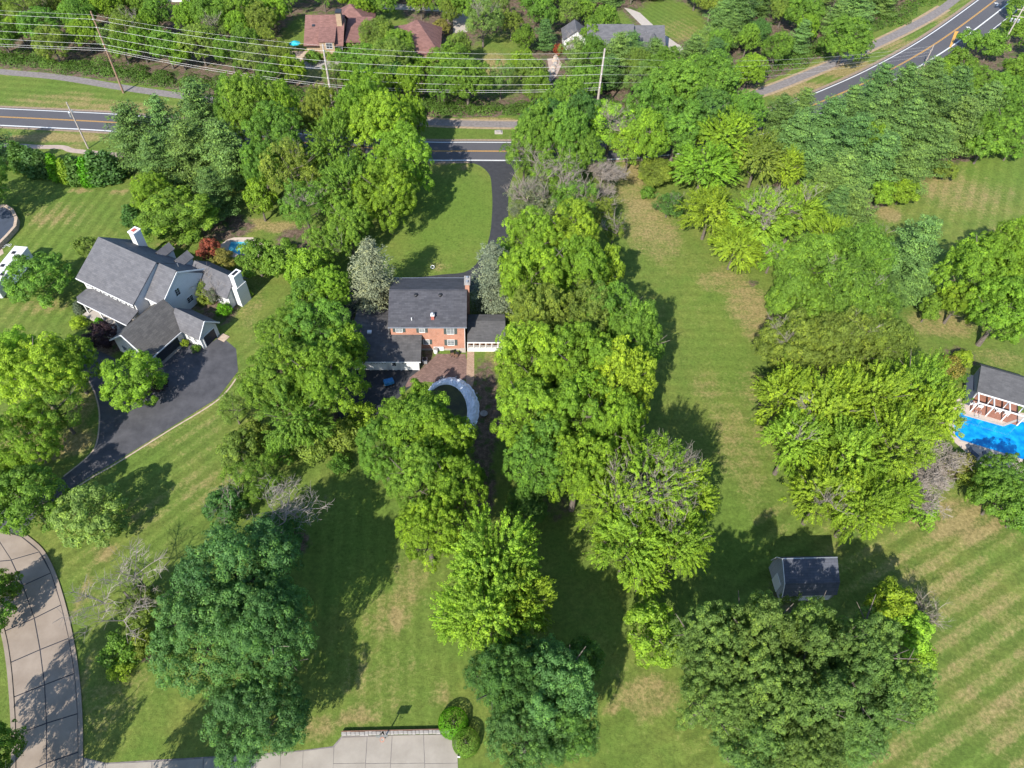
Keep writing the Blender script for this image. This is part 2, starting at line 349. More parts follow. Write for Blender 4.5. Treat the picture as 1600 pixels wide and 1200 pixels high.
so = rng_(math_('ADD', attr('soil'), math_('MULTIPLY', math_('SUBTRACT', noise_(.8, 6, .7), .5), 1.2)), .35, .65)
soilc = mixc(rng_(noise_(1.3, 8, .8), .38, .62), (.06, .04, .03), (.15, .11, .08))
soilc = mixc(rng_(noise_(.45, 6, .7, dist=.5), .5, .6), soilc, (.05, .075, .02))
c2 = mixc(so, c1, soilc)
fs = N.new('ShaderNodeVectorMath'); fs.operation = 'SCALE'; L.new(c2, fs.inputs[0])
L.new(math_('ADD', math_('ADD', math_('MULTIPLY', nf, 1.5), math_('MULTIPLY', noise_(.75, 6, .8), 1.1)), -.33), fs.inputs['Scale'])
L.new(fs.outputs[0], b.inputs['Base Color']); b.inputs['Roughness'].default_value = .9; b.inputs['Specular IOR Level'].default_value = .1
bp = N.new('ShaderNodeBump'); bp.inputs['Strength'].default_value = .7; bp.inputs['Distance'].default_value = .15; L.new(math_('ADD', nff, nf), bp.inputs['Height']); L.new(bp.outputs[0], b.inputs['Normal'])
ground = link(bpy.data.objects.new('ground', gm)); gm.materials.append(m); tag(ground, kind='structure')

# ------------------------------------------------------------------ flat things: roads, drives, paths
def catmull(pts, n=8):
    pts = [Vector(p) for p in pts]; out = []
    for i in range(len(pts) - 1):
        p0, p1, p2, p3 = pts[max(i - 1, 0)], pts[i], pts[i + 1], pts[min(i + 2, len(pts) - 1)]
        for k in range(n):
            t = k / n
            out.append(.5 * ((2 * p1) + (-p0 + p2) * t + (2 * p0 - 5 * p1 + 4 * p2 - p3) * t * t + (-p0 + 3 * p1 - 3 * p2 + p3) * t ** 3))
    out.append(pts[-1]); return out
def offset(pts, d):
    o = []
    for i, p in enumerate(pts):
        t = (pts[min(i + 1, len(pts) - 1)] - pts[max(i - 1, 0)]); t.z = 0; t.normalize()
        o.append(p + Vector((-t.y, t.x, 0)) * d)
    return o
def ribbon(name, pts, a, b_, z, mat, kind='structure', parent=None, mb=None):
    A, B = offset(pts, a), offset(pts, b_); q = mb or MB()
    for i in range(len(pts) - 1):
        q.poly([(A[i].x, A[i].y, z), (A[i + 1].x, A[i + 1].y, z), (B[i + 1].x, B[i + 1].y, z), (B[i].x, B[i].y, z)])
    if mb: return
    o = q.build(name, mat, parent)
    if kind: tag(o, kind=kind)
    return o
def sheet(name, pix, z, mat, smooth=0, kind='structure', thick=0):
    pts = [Vector(P(*p)) for p in pix]
    if smooth: pts = catmull(pts + [pts[0]], smooth)[:-1]
    q = MB()
    if thick:
        q.slab([(p.x, p.y, z) for p in pts], thick)
    else: q.poly([(p.x, p.y, z) for p in pts])
    o = q.build(name, mat)
    if kind: tag(o, kind=kind)
    return o
road_px = [(-330, 160), (-100, 178), (0, 182.5), (95, 187), (185, 192), (300, 203), (430, 219), (560, 230), (665, 235.6), (735, 236), (800, 236.3), (900, 236), (1010, 231), (1110, 216), (1215, 185), (1300, 152), (1380, 115), (1462, 68), (1545, 8), (1620, -52), (1690, -110)]
rc = catmull([P(*p) for p in road_px], 8)
m, N, L, b = newmat('road asphalt')
TC = N.new('ShaderNodeTexCoord')
c1 = mixc(rng_(noise_(.12, 6, .7), .3, .7), (.040, .039, .044), (.062, .058, .059))
c2 = mixc(rng_(noise_(3, 4, .8), .3, .7), c1, (.053, .051, .056)); L.new(c2, b.inputs['Base Color']); b.inputs['Roughness'].default_value = .85
M['road'] = m
road = ribbon('road', rc, -4.0, 4.0, .012, M['road'])
ribbon('road_shoulder', rc, -4.7, 4.8, .006, plain('gravel shoulder', (.27, .2, .14), .95, .3, 2))
def part_line(name, pts, a, b_, mat, z=.017): return ribbon(name, pts, a, b_, z, mat, None, road)
part_line('edge_line', rc, 3.36, 3.62, M['line_white']); part_line('edge_line', rc, -3.72, -3.36, M['line_white'])
part_line('centre_line', rc, .06, .2, M['line_yellow']); part_line('centre_line', rc, -.2, -.06, M['line_yellow'])
ti = max(range(len(rc)), key=lambda i: -(rc[i] - Vector(P(1430, 92))).length)
turn = rc[ti:]
lane = MB()
ta = offset(turn, -4.0); tb = [offset(turn, -4.0 - min(3.4, k * .45))[k] for k in range(len(turn))]
for k in range(len(turn) - 1):
    lane.poly([(ta[k].x, ta[k].y, .012), (ta[k + 1].x, ta[k + 1].y, .012), (tb[k + 1].x, tb[k + 1].y, .012), (tb[k].x, tb[k].y, .012)])
o = lane.build('turn_lane', M['road'], road)
# painted turn arrows on the right lane and the dividing yellow
for px_, py_ in ((1515, 45), (1559, 7)):
    c = Vector(P(px_, py_)); i = min(range(len(rc)), key=lambda k: (rc[k] - c).length); t = (rc[i + 1] - rc[i]).normalized(); nn = Vector((-t.y, t.x, 0))
    q = MB(); w = lambda a, s_: tuple(c + t * a + nn * s_ + Vector((0, 0, .024)))
    q.poly([w(-1.3, -.25), w(.5, -.25), w(.5, .1), w(-1.3, .1)]); q.poly([w(.5, -.25), w(.9, .5), w(.45, .6), w(.1, .1)])
    q.poly([w(-.1, .5), w(1.2, .35), w(.5, 1.3)]); q.build('turn_arrow', M['line_white'], road)
q = MB(); y0, y1, y2 = Vector(P(1484, 72)), Vector(P(1492, 50)), Vector(P(1500, 47))
q.poly([(*P(1483, 74)[:2], .03), (*P(1486, 74)[:2], .03), (*P(1498, 49)[:2], .03), (*P(1492, 49)[:2], .03)]); q.build('lane_mark', M['line_yellow'], road)
part_line('lane_edge_line', turn[8:], -7.0, -6.8, M['line_white'], .021)
ribbon('footpath', catmull([P(*p) for p in ((-200, 92), (0, 112), (95, 121), (193, 137), (300, 152), (400, 165), (500, 177), (600, 186), (700, 192), (800, 194.5), (900, 194), (1010, 187), (1100, 170), (1180, 147), (1240, 125), (1330, 87), (1420, 44), (1475, 12), (1540, -40))], 6), -1.3, 1.3, .016, M['path_asphalt'])
ribbon('footpath_edge', catmull([P(*p) for p in ((600, 186), (700, 192), (800, 194.5), (900, 194), (1010, 187), (1100, 170), (1180, 147), (1240, 125), (1330, 87), (1420, 44), (1475, 12))], 6), -2.1, 2.0, .009, plain('worn verge', (.34, .25, .15), .95, .3, 1.5))
ribbon('sidewalk', catmull([P(*p) for p in ((-120, 226), (10, 227), (60, 229.5), (97, 230), (112, 235), (145, 238.5), (230, 246), (330, 254))], 6), -.75, .75, .016, M['sidewalk'])
sheet('driveway', [(722, 251.5), (835, 251.5), (812, 262), (798, 285), (794, 330), (800, 420), (770, 455), (600, 455), (560, 480), (535, 520), (480, 520), (500, 470), (560, 440), (640, 434), (690, 429), (735, 421), (762, 380), (769, 330), (768, 290), (764, 272), (748, 258)], .008, M['asphalt'], 4)
sheet('garage_apron', [(560, 560), (664, 578), (655, 590), (640, 606), (600, 640), (560, 660), (520, 640), (520, 560)], .010, M['asphalt'], 3)
sheet('driveway', [(240, 578), (262, 556), (290, 530), (322, 541), (345, 525), (369, 545), (372, 580), (340, 622), (260, 672), (190, 716), (140, 745), (105, 768), (60, 800), (20, 850), (-20, 860), (-20, 800), (60, 765), (100, 745), (146, 705), (156, 665), (154, 630), (140, 595), (110, 560), (88, 548), (86, 530), (110, 528), (180, 560), (215, 590)], .008, M['asphalt_left'], 0)
# the lighter kerb edge of the left drive
q = MB(); ribbon('x', catmull([P(*p) for p in ((372, 585), (340, 624), (260, 674), (190, 718), (140, 747), (106, 769))], 6), 0, .25, .012, None, mb=q); tag(q.build('driveway_edge', M['stone_tan']), kind='structure')
q = MB(); ribbon('x', catmull([P(*p) for p in ((100, 745), (146, 705), (156, 665), (154, 630), (140, 595), (110, 560), (80, 545))], 6), 0, .22, .012, None, mb=q); tag(q.build('driveway_edge', M['stone_tan']), kind='structure')

# street of concrete slabs, each slab its own piece
Lf = [(-60, 800), (-32, 880), (-12, 930), (8, 986), (17, 1035), (22, 1089), (25, 1148), (25, 1215), (24, 1290)]
Ct = [(-14, 825), (18, 875), (36, 915), (54, 966), (63, 1015), (70, 1070), (73, 1130), (73, 1192), (72, 1280)]
Rt = [(34, 838), (62, 862), (80, 895), (96, 945), (108, 997), (117, 1052), (122, 1115), (123, 1175), (122, 1265)]
street = empty('street', P(60, 1050)); tag(street, kind='structure')
def world_poly(name, pts, z, th, mat, parent, bevel=0):
    q = MB(); q.slab([(p[0], p[1], z) for p in pts], th); o = q.build(name, mat, parent, bevel)
    o.matrix_parent_inverse = Matrix.Translation(-Vector(parent.location)); return o
def shrink(pts, d):
    c = sum((Vector(p) for p in pts), Vector()) / len(pts); out = []
    for p in pts:
        v = Vector(p) - c; out.append(c + v * (1 - d / v.length))
    return out
for i in range(len(Lf) - 1):
    for a, b_ in ((Lf, Ct), (Ct, Rt)):
        world_poly('slab', shrink([P(*a[i]), P(*a[i + 1]), P(*b_[i + 1]), P(*b_[i])], .09), .05, .05, M['concrete_street'], street, .02)
q = MB(); L1 = catmull([P(*p) for p in Lf], 5); R1 = catmull([P(*p) for p in Rt], 5)
for i in range(len(L1) - 1): q.poly([(L1[i].x, L1[i].y, .02), (L1[i + 1].x, L1[i + 1].y, .02), (R1[i + 1].x, R1[i + 1].y, .02), (R1[i].x, R1[i].y, .02)])
o = q.build('joint', M['joint'], street); o.matrix_parent_inverse = Matrix.Translation(-Vector(street.location))
for pts, s_ in ((L1, -1), (R1, 1)):
    A, B = offset(pts, 0.02 * s_), offset(pts, .5 * s_)
    q = MB()
    for i in range(len(pts) - 1):
        q.slab([(A[i].x, A[i].y, .13), (A[i + 1].x, A[i + 1].y, .13), (B[i + 1].x, B[i + 1].y, .13), (B[i].x, B[i].y, .13)][::s_], .13)
    o = q.build('kerb', M['concrete_street'], street); o.matrix_parent_inverse = Matrix.Translation(-Vector(street.location))
# lower driveway: concrete slabs
dv = empty('concrete_driveway', P(600, 1190)); tag(dv, kind='structure')
cols = [(124, 1183, 1230), (165, 1193, 1230), (238, 1190, 1230), (318, 1185, 1230), (400, 1179, 1230), (439, 1176, 1230), (474, 1173, 1230), (522, 1167, 1230)]
def joint_rows(xa, xb, ya, yb, ys):
    e = [None] + ys
for k in range(len(cols) - 1):
    (x0, t0, b0), (x1, t1, b1) = cols[k], cols[k + 1]
    world_poly('slab', shrink([P(x0, t0), P(x0 - (4 if x0 > 400 else 0), 1260), P(x1 - 3, 1260), P(x1, t1)], .04), .05, .05, M['concrete'], dv, .012)
gx_ = [522, 574, 613, 662, 714]; gt = [1160, 1151, 1149, 1148, 1148]
for k in range(4):
    x0, x1 = gx_[k], gx_[k + 1]
    sl = lambda x, y: P(x + (y - 1150) * (-.03 if x < 560 else (-.06 if x < 640 else .04)), y)
    top = [P(x0, gt[k])] + ([P(533, 1151)] if k == 0 else []) + [P(x1, gt[k + 1])]
    a = [sl(x0, 1192), sl(x1, 1191)] 
    world_poly('slab', shrink([P(x0, gt[k]) if k else P(522, 1167), sl(x0, 1193), sl(x1, 1192), P(x1, gt[k + 1])] + ([P(534, 1152)] if k == 0 else []), .04), .05, .05, M['concrete'], dv, .012)
    world_poly('slab', shrink([sl(x0, 1193), sl(x0, 1262), sl(x1, 1262), sl(x1, 1192)], .04), .05, .05, M['concrete'], dv, .012)
sheet('driveway_bed', [(120, 1181), (165, 1192), (400, 1178), (475, 1172), (520, 1166), (534, 1150), (713, 1147), (718, 1262), (120, 1262)], .02, M['path_asphalt'])
# ------------------------------------------------------------------ building kit (all in the local frame of the house)
def gable_x(mb, x0, x1, y0, yr, y1, z0, zr, z1, t=.18):
    mb.slab([(x0, y0, z0), (x1, y0, z0), (x1, yr, zr), (x0, yr, zr)], t)
    mb.slab([(x0, yr, zr + .003), (x1, yr, zr + .003), (x1, y1, z1), (x0, y1, z1)], t); return mb
def gable_y(mb, y0, y1, x0, xr, x1, z0, zr, z1, t=.18):
    mb.slab([(x0, y0, z0), (xr, y0, zr), (xr, y1, zr), (x0, y1, z0)], t)
    mb.slab([(xr, y0, zr + .003), (x1, y0, z1), (x1, y1, z1), (xr, y1, zr + .003)], t); return mb
def prism_x(mb, x0, x1, y0, yr, y1, ze0, zr, ze1, zb=0):    # gabled wall block, ridge along x
    A = [(x0, y0, zb), (x0, y1, zb), (x0, y1, ze1), (x0, yr, zr), (x0, y0, ze0)]; B = [(x1, *p[1:]) for p in A]
    mb.poly(A); mb.poly(B[::-1])
    for i in range(5): j = (i + 1) % 5; mb.poly([A[i], B[i], B[j], A[j]])
    return mb
def prism_y(mb, y0, y1, x0, xr, x1, ze0, zr, ze1, zb=0):
    A = [(x0, y0, zb), (x1, y0, zb), (x1, y0, ze1), (xr, y0, zr), (x0, y0, ze0)]; B = [(p[0], y1, p[2]) for p in A]
    mb.poly(A); mb.poly(B[::-1])
    for i in range(5): j = (i + 1) % 5; mb.poly([A[i], B[i], B[j], A[j]])
    return mb
def window(house, c, u, n, w, h, shut=0, mat='glass_light', smat='shutter', bars=(2, 3), name='window'):
    """c centre on the wall face, u along the wall, n outwards"""
    c, u, n = Vector(c), Vector(u).normalized(), Vector(n).normalized(); z = Vector((0, 0, 1)); q = MB(); f = .065
    for s_ in (-1, 1):
        q.obox(c + u * s_ * (w / 2 + f / 2) + n * .04, u * f / 2, n * .04, z * (h / 2 + f))
        q.obox(c + z * s_ * (h / 2 + f / 2) + n * .04, u * w / 2, n * (.042 if s_ > 0 else .07), z * f / 2)
    for k in range(1, bars[0]): q.obox(c + u * (k / bars[0] - .5) * w + n * .035, u * .014, n * .01, z * h / 2)
    for k in range(1, bars[1]): q.obox(c + z * (k / bars[1] - .5) * h + n * .033, u * w / 2, n * .01, z * .014)
    win = q.build(name, M['trim'], house)
    MB().obox(c + n * .015, u * w / 2, n * .012, z * h / 2).build('pane', M[mat], win)
    if shut:
        for s_ in (-1, 1):
            q = MB(); cc = c + u * s_ * (w / 2 + f + shut / 2 + .02)
            q.obox(cc + n * .03, u * shut / 2, n * .025, z * (h / 2 + f))
            for k in (-.5, .5): q.obox(cc + n * .06 + z * k * h * .5, u * shut * .36, n * .008, z * h * .2)
            q.build('shutter', M[smat], house)
    return win
def garage_door(house, c, u, n, w, h, mat, rows=4, lites=0, groove='door_panel'):
    c, u, n = Vector(c), Vector(u).normalized(), Vector(n).normalized(); z = Vector((0, 0, 1))
    d = MB().obox(c + n * .03, u * w / 2, n * .03, z * h / 2).build('garage_door', M[mat], house)
    ph = h / rows
    for r_ in range(rows):
        k = max(2, int(w / 1.1))
        for j in range(k):
            cc = c + n * .065 + z * (h / 2 - (r_ + .5) * ph) + u * ((j + .5) / k - .5) * w
            if lites and r_ == 0: continue
            MB().obox(cc, u * (w / k / 2 - .07), n * .008, z * (ph / 2 - .06)).build('panel', M[mat], d)
    if lites:
        for j in range(lites): MB().obox(c + n * .066 + z * (h / 2 - .5 * ph) + u * ((j + .5) / lites - .5) * w, u * (w / lites / 2 - .1), n * .006, z * (ph / 2 - .08)).build('pane', M['glass'], d)
    q = MB()
    for s_ in (-1, 1): q.obox(c + u * s_ * (w / 2 + .09) + n * .05, u * .09, n * .05, z * (h / 2 + .09))
    q.obox(c + z * (h / 2 + .09) + n * .052, u * w / 2, n * .05, z * .09); q.build('door_frame', M['trim'], house)
    return d

X, Y, Z = Vector((1, 0, 0)), Vector((0, 1, 0)), Vector((0, 0, 1))
# ---- brick house
H1 = empty('brick_house', (0, 0, 0), 0, 'two storey orange brick house with dark grey gable roof and grey green shutters', 'house')
bx0, bx1, by0, by1 = -14.45, -2.25, 81.4, 92.3
w_ = prism_x(MB(), bx0, bx1, by0, 86.85, by1, 5.75, 8.35, 5.75).build('wall', M['brick'], H1)
rf = gable_x(MB(), -14.75, -1.95, 80.95, 86.85, 92.75, 5.95, 8.62, 5.95).build('roof', M['shingle_dark'], H1)
MB().box(-14.75, -1.95, 80.84, 80.945, 5.78, 5.93).build('gutter', M['metal'], H1)
MB().box(-14.75, -1.95, 92.755, 92.86, 5.72, 5.93).build('gutter', M['metal'], H1)
MB().slab([(-14.75, 86.7, 8.66), (-1.95, 86.7, 8.66), (-1.95, 87.0, 8.66), (-14.75, 87.0, 8.66)], .05).build('ridge_cap', M['shingle_dark'], rf)
q = MB().box(-2.249, -1.55, 87.1, 88.9, 0, 9.4).box(-2.05, -1.6, 87.2, 88.8, 9.4, 9.6)
ch = q.build('chimney', M['brick'], H1)
MB().box(-2.4, -1.4, 86.95, 89.05, 9.6, 9.78).build('chimney_cap', M['stone'], ch)
for yy in (87.5, 88.5): MB().lathe((-1.9, yy, 9.78), [(.2, 0), (.2, .3), (.14, .32)], 10).build('flue', M['metal'], ch)
q = MB().box(-7.75, -7.25, 82.1, 82.55, 6.3, 7.35); ch = q.build('chimney', M['brick_red'], H1); ch['label'] = 'small red chimney near the front eave'
MB().box(-7.82, -7.18, 82.03, 82.62, 7.35, 7.45).build('chimney_cap', M['trim'], ch)
MB().lathe((-7.5, 82.32, 7.45), [(.19, 0), (.19, .35), (.25, .36), (.1, .5)], 10).build('flue', M['metal'], ch)
for xx in (-10.3, -6.3):
    MB().lathe((xx, 86.0, 8.1), [(.27, 0), (.27, .32), (.33, .34), (.25, .45), (.0, .5)], 12).build('roof_vent', M['black'], H1)
MB().tube([(-10.9, 82.1, 6.35), (-10.9, 82.1, 6.95)], .09, 8).build('vent_pipe', M['trim'], H1)
for cx, cz, w, h, sh in ((-13.05, 4.85, 1.05, .85, .42), (-9.3, 4.78, .85, .9, .42), (-4.65, 4.62, 1.1, 1.35, .45), (-4.65, 1.85, 1.1, 1.25, .45), (-8.75, 2.0, .95, 1.0, .4)):
    window(H1, (cx, by0, cz), X, -Y, w, h, sh)
MB().box(-14.47, -2.2, 81.3, 81.398, 0, .35).build('foundation', M['concrete_pale'], H1)
MB().box(-3.15, -2.2, 80.8, 81.299, 0, .55).build('step', M['concrete_pale'], H1)
MB().box(-7.6, -5.9, 81.2, 81.299, 0, .9).build('basement_door_surround', M['trim'], H1)
MB().tube([(-2.3, 81.32, 5.8), (-2.3, 81.32, .1)], .05, 6).build('downspout', M['trim'], H1)
for yy in (84, 87, 90): window(H1, (bx0, yy, 4.7), Y, -X, 1.0, 1.3, .4); window(H1, (yy / 3 - 38.5, by1, 4.7), X, Y, 1.0, 1.3, .4)
window(H1, (bx1, 84.3, 4.6), Y, X, .9, 1.2)
# garage wing of the brick house
G1 = H1
MB().poly([(-20.4, 76.95, 0), (-9.75, 76.95, 0), (-9.75, 76.95, 2.5), (-20.4, 76.95, 2.5)]).poly([(-9.75, 76.95, 0), (-9.75, 81.397, 0), (-9.75, 81.397, 3.5), (-9.75, 76.95, 2.45)]) \
    .poly([(-20.4, 87.6, 0), (-20.4, 76.95, 0), (-20.4, 76.95, 2.45), (-20.4, 83.4, 4.0), (-20.4, 87.6, 2.9)]).poly([(-14.46, 87.6, 0), (-20.4, 87.6, 0), (-20.4, 87.6, 2.9), (-14.46, 87.6, 2.9)]).build('garage_wall', M['siding'], H1)
q = MB().slab([(-20.8, 76.5, 2.55), (-9.4, 76.5, 2.55), (-9.4, 81.38, 3.75), (-20.8, 81.38, 3.75)], .16)
q.slab([(-20.8, 81.38, 3.753), (-14.76, 81.38, 3.753), (-14.76, 83.6, 4.3), (-20.8, 83.6, 4.3)], .16)
q.slab([(-20.8, 83.6, 4.303), (-14.76, 83.6, 4.303), (-14.76, 88.0, 3.2), (-20.8, 88.0, 3.2)], .16)
gr = q.build('garage_roof', M['shingle_worn'], H1)
MB().box(-20.8, -9.4, 76.42, 76.495, 2.35, 2.53).build('gutter', M['trim'], H1)
sk = MB().box(-18.4, -17.7, 81.5, 82.1, 3.7, 4.12).build('skylight', M['trim'], gr)
garage_door(H1, (-16.4, 76.95, 1.1), X, -Y, 2.7, 2.1, 'white', 4, 6); garage_door(H1, (-11.3, 76.95, 1.1), X, -Y, 2.7, 2.1, 'white', 4, 6)
dd_ = MB().box(-14.3, -13.4, 76.87, 76.949, 0, 2.1).build('side_door', M['trim'], H1); MB().box(-14.15, -13.55, 76.855, 76.869, 1.1, 1.9).build('pane', M['glass'], dd_)
# sun porch
q = MB().slab([(-1.9, 80.55, 2.85), (4.45, 80.55, 2.85), (4.45, 84.6, 3.7), (-1.9, 84.6, 3.7)], .16)
q.slab([(-1.9, 84.6, 3.703), (4.45, 84.6, 3.703), (4.45, 86.55, 3.3), (-1.9, 86.55, 3.3)], .16)
q.build('porch_roof', M['shingle_pool'], H1)
MB().box(-1.9, 4.46, 80.47, 80.545, 2.62, 2.83).build('gutter', M['trim'], H1)
MB().box(-1.95, 4.3, 81.15, 86.3, .0, .5).build('porch_floor', M['wood'], H1)
MB().box(-1.9, 4.3, 86.2, 86.3, .51, 3.1).build('porch_back_wall', M['brick'], H1)
for k in range(7): MB().box(-1.9 + k * 1.01, -1.77 + k * 1.01, 81.0, 81.14, .0, 2.66).build('porch_post', M['trim'], H1)
for k in range(5): MB().box(4.16, 4.3, 82.1 + k, 82.24 + k, .51, 3.0).build('porch_post', M['trim'], H1)
for k in range(6):
    x = -1.72 + k * 1.01
    pr = MB().box(x, x + .83, 81.03, 81.1, .5, .95).build('rail_panel', M['white'], H1)
    for z_ in (1.35,): MB().box(x, x + .83, 81.03, 81.1, z_ - .03, z_ + .03).build('rail', M['trim'], H1)
    for j in range(5): MB().box(x + .1 + j * .155, x + .13 + j * .155, 81.05, 81.08, .96, 1.27).build('baluster', M['trim'], pr)
MB().box(-1.9, 4.3, 81.02, 81.12, .0, .49).build('porch_skirt', M['white'], H1)
for j, x in enumerate((-.9, 1.2, 3.0)): MB().box(x, x + .7, 83, 83.7, .5, 1.1).build('porch_seat', M['terracotta'], H1)

# ---- white house (own frame: x along the ridge, -y towards the street)
oA = P(150.5, 368.5, 9.5)
H2 = empty('white_house', (oA[0], oA[1], 0), R(-29.3), 'large white siding house with grey shingled roofs, two chimneys and dark garage doors', 'house')
prism_x(MB(), 1.2, 13.95, -6.6, 0, 5.1, 5.35, 9.1, 4.9).build('wall', M['siding'], H2)
gable_x(MB(), .5, 14.3, -7.1, 0, 5.5, 5.55, 9.5, 4.95).build('roof', M['shingle_gray'], H2)
prism_x(MB(), 13.96, 17.9, -4.2, .45, 5.2, 5.1, 8.6, 4.7).build('wall', M['siding'], H2)
gable_x(MB(), 14.305, 18.15, -4.6, .45, 5.6, 5.2, 9.0, 4.8).build('roof', M['shingle_gray'], H2)
MB().box(.5, 14.3, -7.22, -7.12, 5.3, 5.5).build('gutter', M['trim'], H2)
MB().box(14.31, 18.15, -4.71, -4.61, 4.95, 5.15).build('gutter', M['trim'], H2)
q = MB()      # bargeboards on the right gable
q.obox((18.2, -2.07, 6.85), (.05, 0, 0), Vector((0, 2.53, 1.78)), (0, -.07, .1)); q.obox((18.2, 3.17, 6.9), (.05, 0, 0), Vector((0, 2.73, -1.72)), (0, .07, .1)); q.build('bargeboard', M['trim'], H2)
for k in range(6):
    window(H2, (2.6 + k * 2.05, -6.6, 4.55), X, -Y, .75, 1.15, .34, 'glass', 'shutter_black')
window(H2, (17.9, -.75, 5.0), Y, X, .9, 1.4, 0, 'glass'); window(H2, (17.9, .95, 1.9), Y, X, 1.3, 1.2, 0, 'glass'); window(H2, (17.9, -3.6, 3.9), Y, X, .8, .9, 0, 'glass')
for yy in (-4, 0, 3.5): window(H2, (1.2, yy, 4.6), Y, -X, .9, 1.3, .34, 'glass', 'shutter_black')
# front porch
MB().slab([(2.3, -9.7, 3.0), (14.2, -9.7, 3.0), (14.2, -6.62, 3.8), (3.3, -6.62, 3.8)], .15).build('porch_roof', M['shingle_gray'], H2)
MB().slab([(2.3, -9.7, 3.005), (3.29, -6.62, 3.805), (1.21, -6.62, 3.0), (1.21, -9.0, 2.9)], .12).build('porch_roof', M['shingle_gray'], H2)
MB().box(2.3, 14.2, -9.8, -9.71, 2.8, 2.98).build('gutter', M['trim'], H2)
MB().box(2.6, 14.1, -10.3, -6.61, 0, .3).build('porch_floor', M['concrete_pale'], H2)
for x in (3.1, 7.0, 10.6, 13.4): MB().box(x, x + .22, -9.5, -9.28, .3, 2.86).build('porch_post', M['trim'], H2)
MB().box(8.2, 9.2, -6.7, -6.605, .31, 2.4).build('front_door', M['door_dark'], H2)
for x in (4.6, 6.2, 11.4): window(H2, (x, -6.6, 1.7), X, -Y, .9, 1.4, 0, 'glass')
MB().box(10.0, 11.8, -11.8, -10.31, 0, .28).build('step', M['stone'], H2)
# main garage, ridge running to the street
prism_y(MB(), -13.0, -4.22, 14.75, 18.6, 22.5, 2.85, 6.0, 2.85).build('garage_wall', M['siding'], H2)
gable_y(MB(), -13.4, -4.0, 14.15, 18.6, 23.0, 2.85, 6.35, 2.75).build('garage_roof', M['shingle_garage'], H2)
MB().box(23.01, 23.1, -13.4, -6.1, 2.5, 2.7).build('gutter', M['trim'], H2)
garage_door(H2, (22.5, -9.4, 1.15), Y, X, 4.9, 2.25, 'door_dark')
MB().box(22.6, 23.2, -12.0, -6.8, 0, .06).build('threshold', M['concrete'], H2)
window(H2, (16.6, -13.0, 1.7), X, -Y, .9, 1.2, 0, 'glass'); window(H2, (20.3, -13.0, 1.7), X, -Y, .9, 1.2, 0, 'glass')
q = MB(); q.obox((16.37, -13.47, 4.5), Vector((2.22, 0, 1.75)), (0, .05, 0), (-.06, 0, .1)); q.obox((20.8, -13.47, 4.45), Vector((2.2, 0, -1.8)), (0, .05, 0), (.06, 0, .1)); q.build('bargeboard', M['trim'], H2)
# second garage, gable facing the drive
prism_x(MB(), 22.51, 26.7, -5.75, -4.0, -1.9, 2.75, 4.95, 2.65).build('garage_wall', M['siding'], H2)
gable_x(MB(), 20.6, 27.15, -6.2, -4.0, -1.4, 2.85, 5.3, 2.75).build('garage_roof', M['shingle_gray'], H2)
garage_door(H2, (26.7, -3.85, 1.15), Y, X, 2.5, 2.2, 'door_dark')
q = MB(); q.obox((27.2, -5.1, 4.05), (.05, 0, 0), Vector((0, 1.1, 1.23)), (0, -.07, .08)); q.obox((27.2, -2.7, 4.0), (.05, 0, 0), Vector((0, 1.3, -1.27)), (0, .07, .08)); q.build('bargeboard', M['trim'], H2)
window(H2, (24.0, -5.75, 1.6), X, -Y, .5, 1.1, 0, 'glass'); window(H2, (25.4, -5.75, 1.6), X, -Y, .5, 1.1, 0, 'glass')
MB().box(27.0, 28.6, -2.9, -1.5, 0, .12).build('step', M['stone_tan'], H2)
# sun room wing at the back right
prism_x(MB(), 15.6, 24.2, 4.0, 6.4, 8.7, 2.9, 5.1, 2.9).build('wall', M['siding'], H2)
gable_x(MB(), 15.2, 24.5, 3.5, 6.4, 9.1, 2.9, 5.5, 3.2).build('roof', M['shingle_gray'], H2)
q = MB().box(24.51, 25.6, 5.2, 7.6, 0, 4.2).slab([(24.51, 5.5, 6.6), (25.5, 5.5, 6.6), (25.5, 7.3, 6.6), (24.51, 7.3, 6.6)], 2.39)
ch = q.build('chimney', M['siding'], H2); MB().box(24.45, 25.6, 5.4, 7.4, 6.61, 6.8).build('chimney_cap', M['trim'], ch); MB().box(24.8, 25.3, 5.8, 7.0, 6.81, 6.9).build('flue', M['black'], ch)
window(H2, (22.2, 4.0, 1.5), X, -Y, .9, 1.7, 0, 'glass'); window(H2, (24.2, 8.15, 1.5), Y, X, .6, 1.3, 0, 'glass')
# back chimney, dormers, pipe
ch = MB().box(3.1, 4.4, 4.0, 5.6, 0, 8.6).build('chimney', M['siding'], H2); ch['label'] = 'white clad chimney behind the ridge'
MB().box(3.0, 4.5, 3.9, 5.7, 8.61, 8.85).build('chimney_cap', M['trim'], ch)
MB().box(3.4, 4.1, 4.4, 5.2, 8.86, 8.95).build('flue', M['brick_red'], ch)
for x0, x1 in ((8.0, 10.0), (12.3, 14.6)):
    gable_y(MB(), 3.9, 7.0, x0, (x0 + x1) / 2, x1, 5.6, 6.7, 5.6, .12).build('dormer_roof', M['shingle_gray'], H2)
    prism_y(MB(), 4.0, 6.7, x0 + .25, (x0 + x1) / 2, x1 - .25, 5.4, 6.45, 5.4, 3).build('dormer_wall', M['siding'], H2)
MB().tube([(15.9, 2.6, 6.9), (15.9, 2.6, 8.0)], .07, 8).build('vent_pipe', M['metal'], H2)

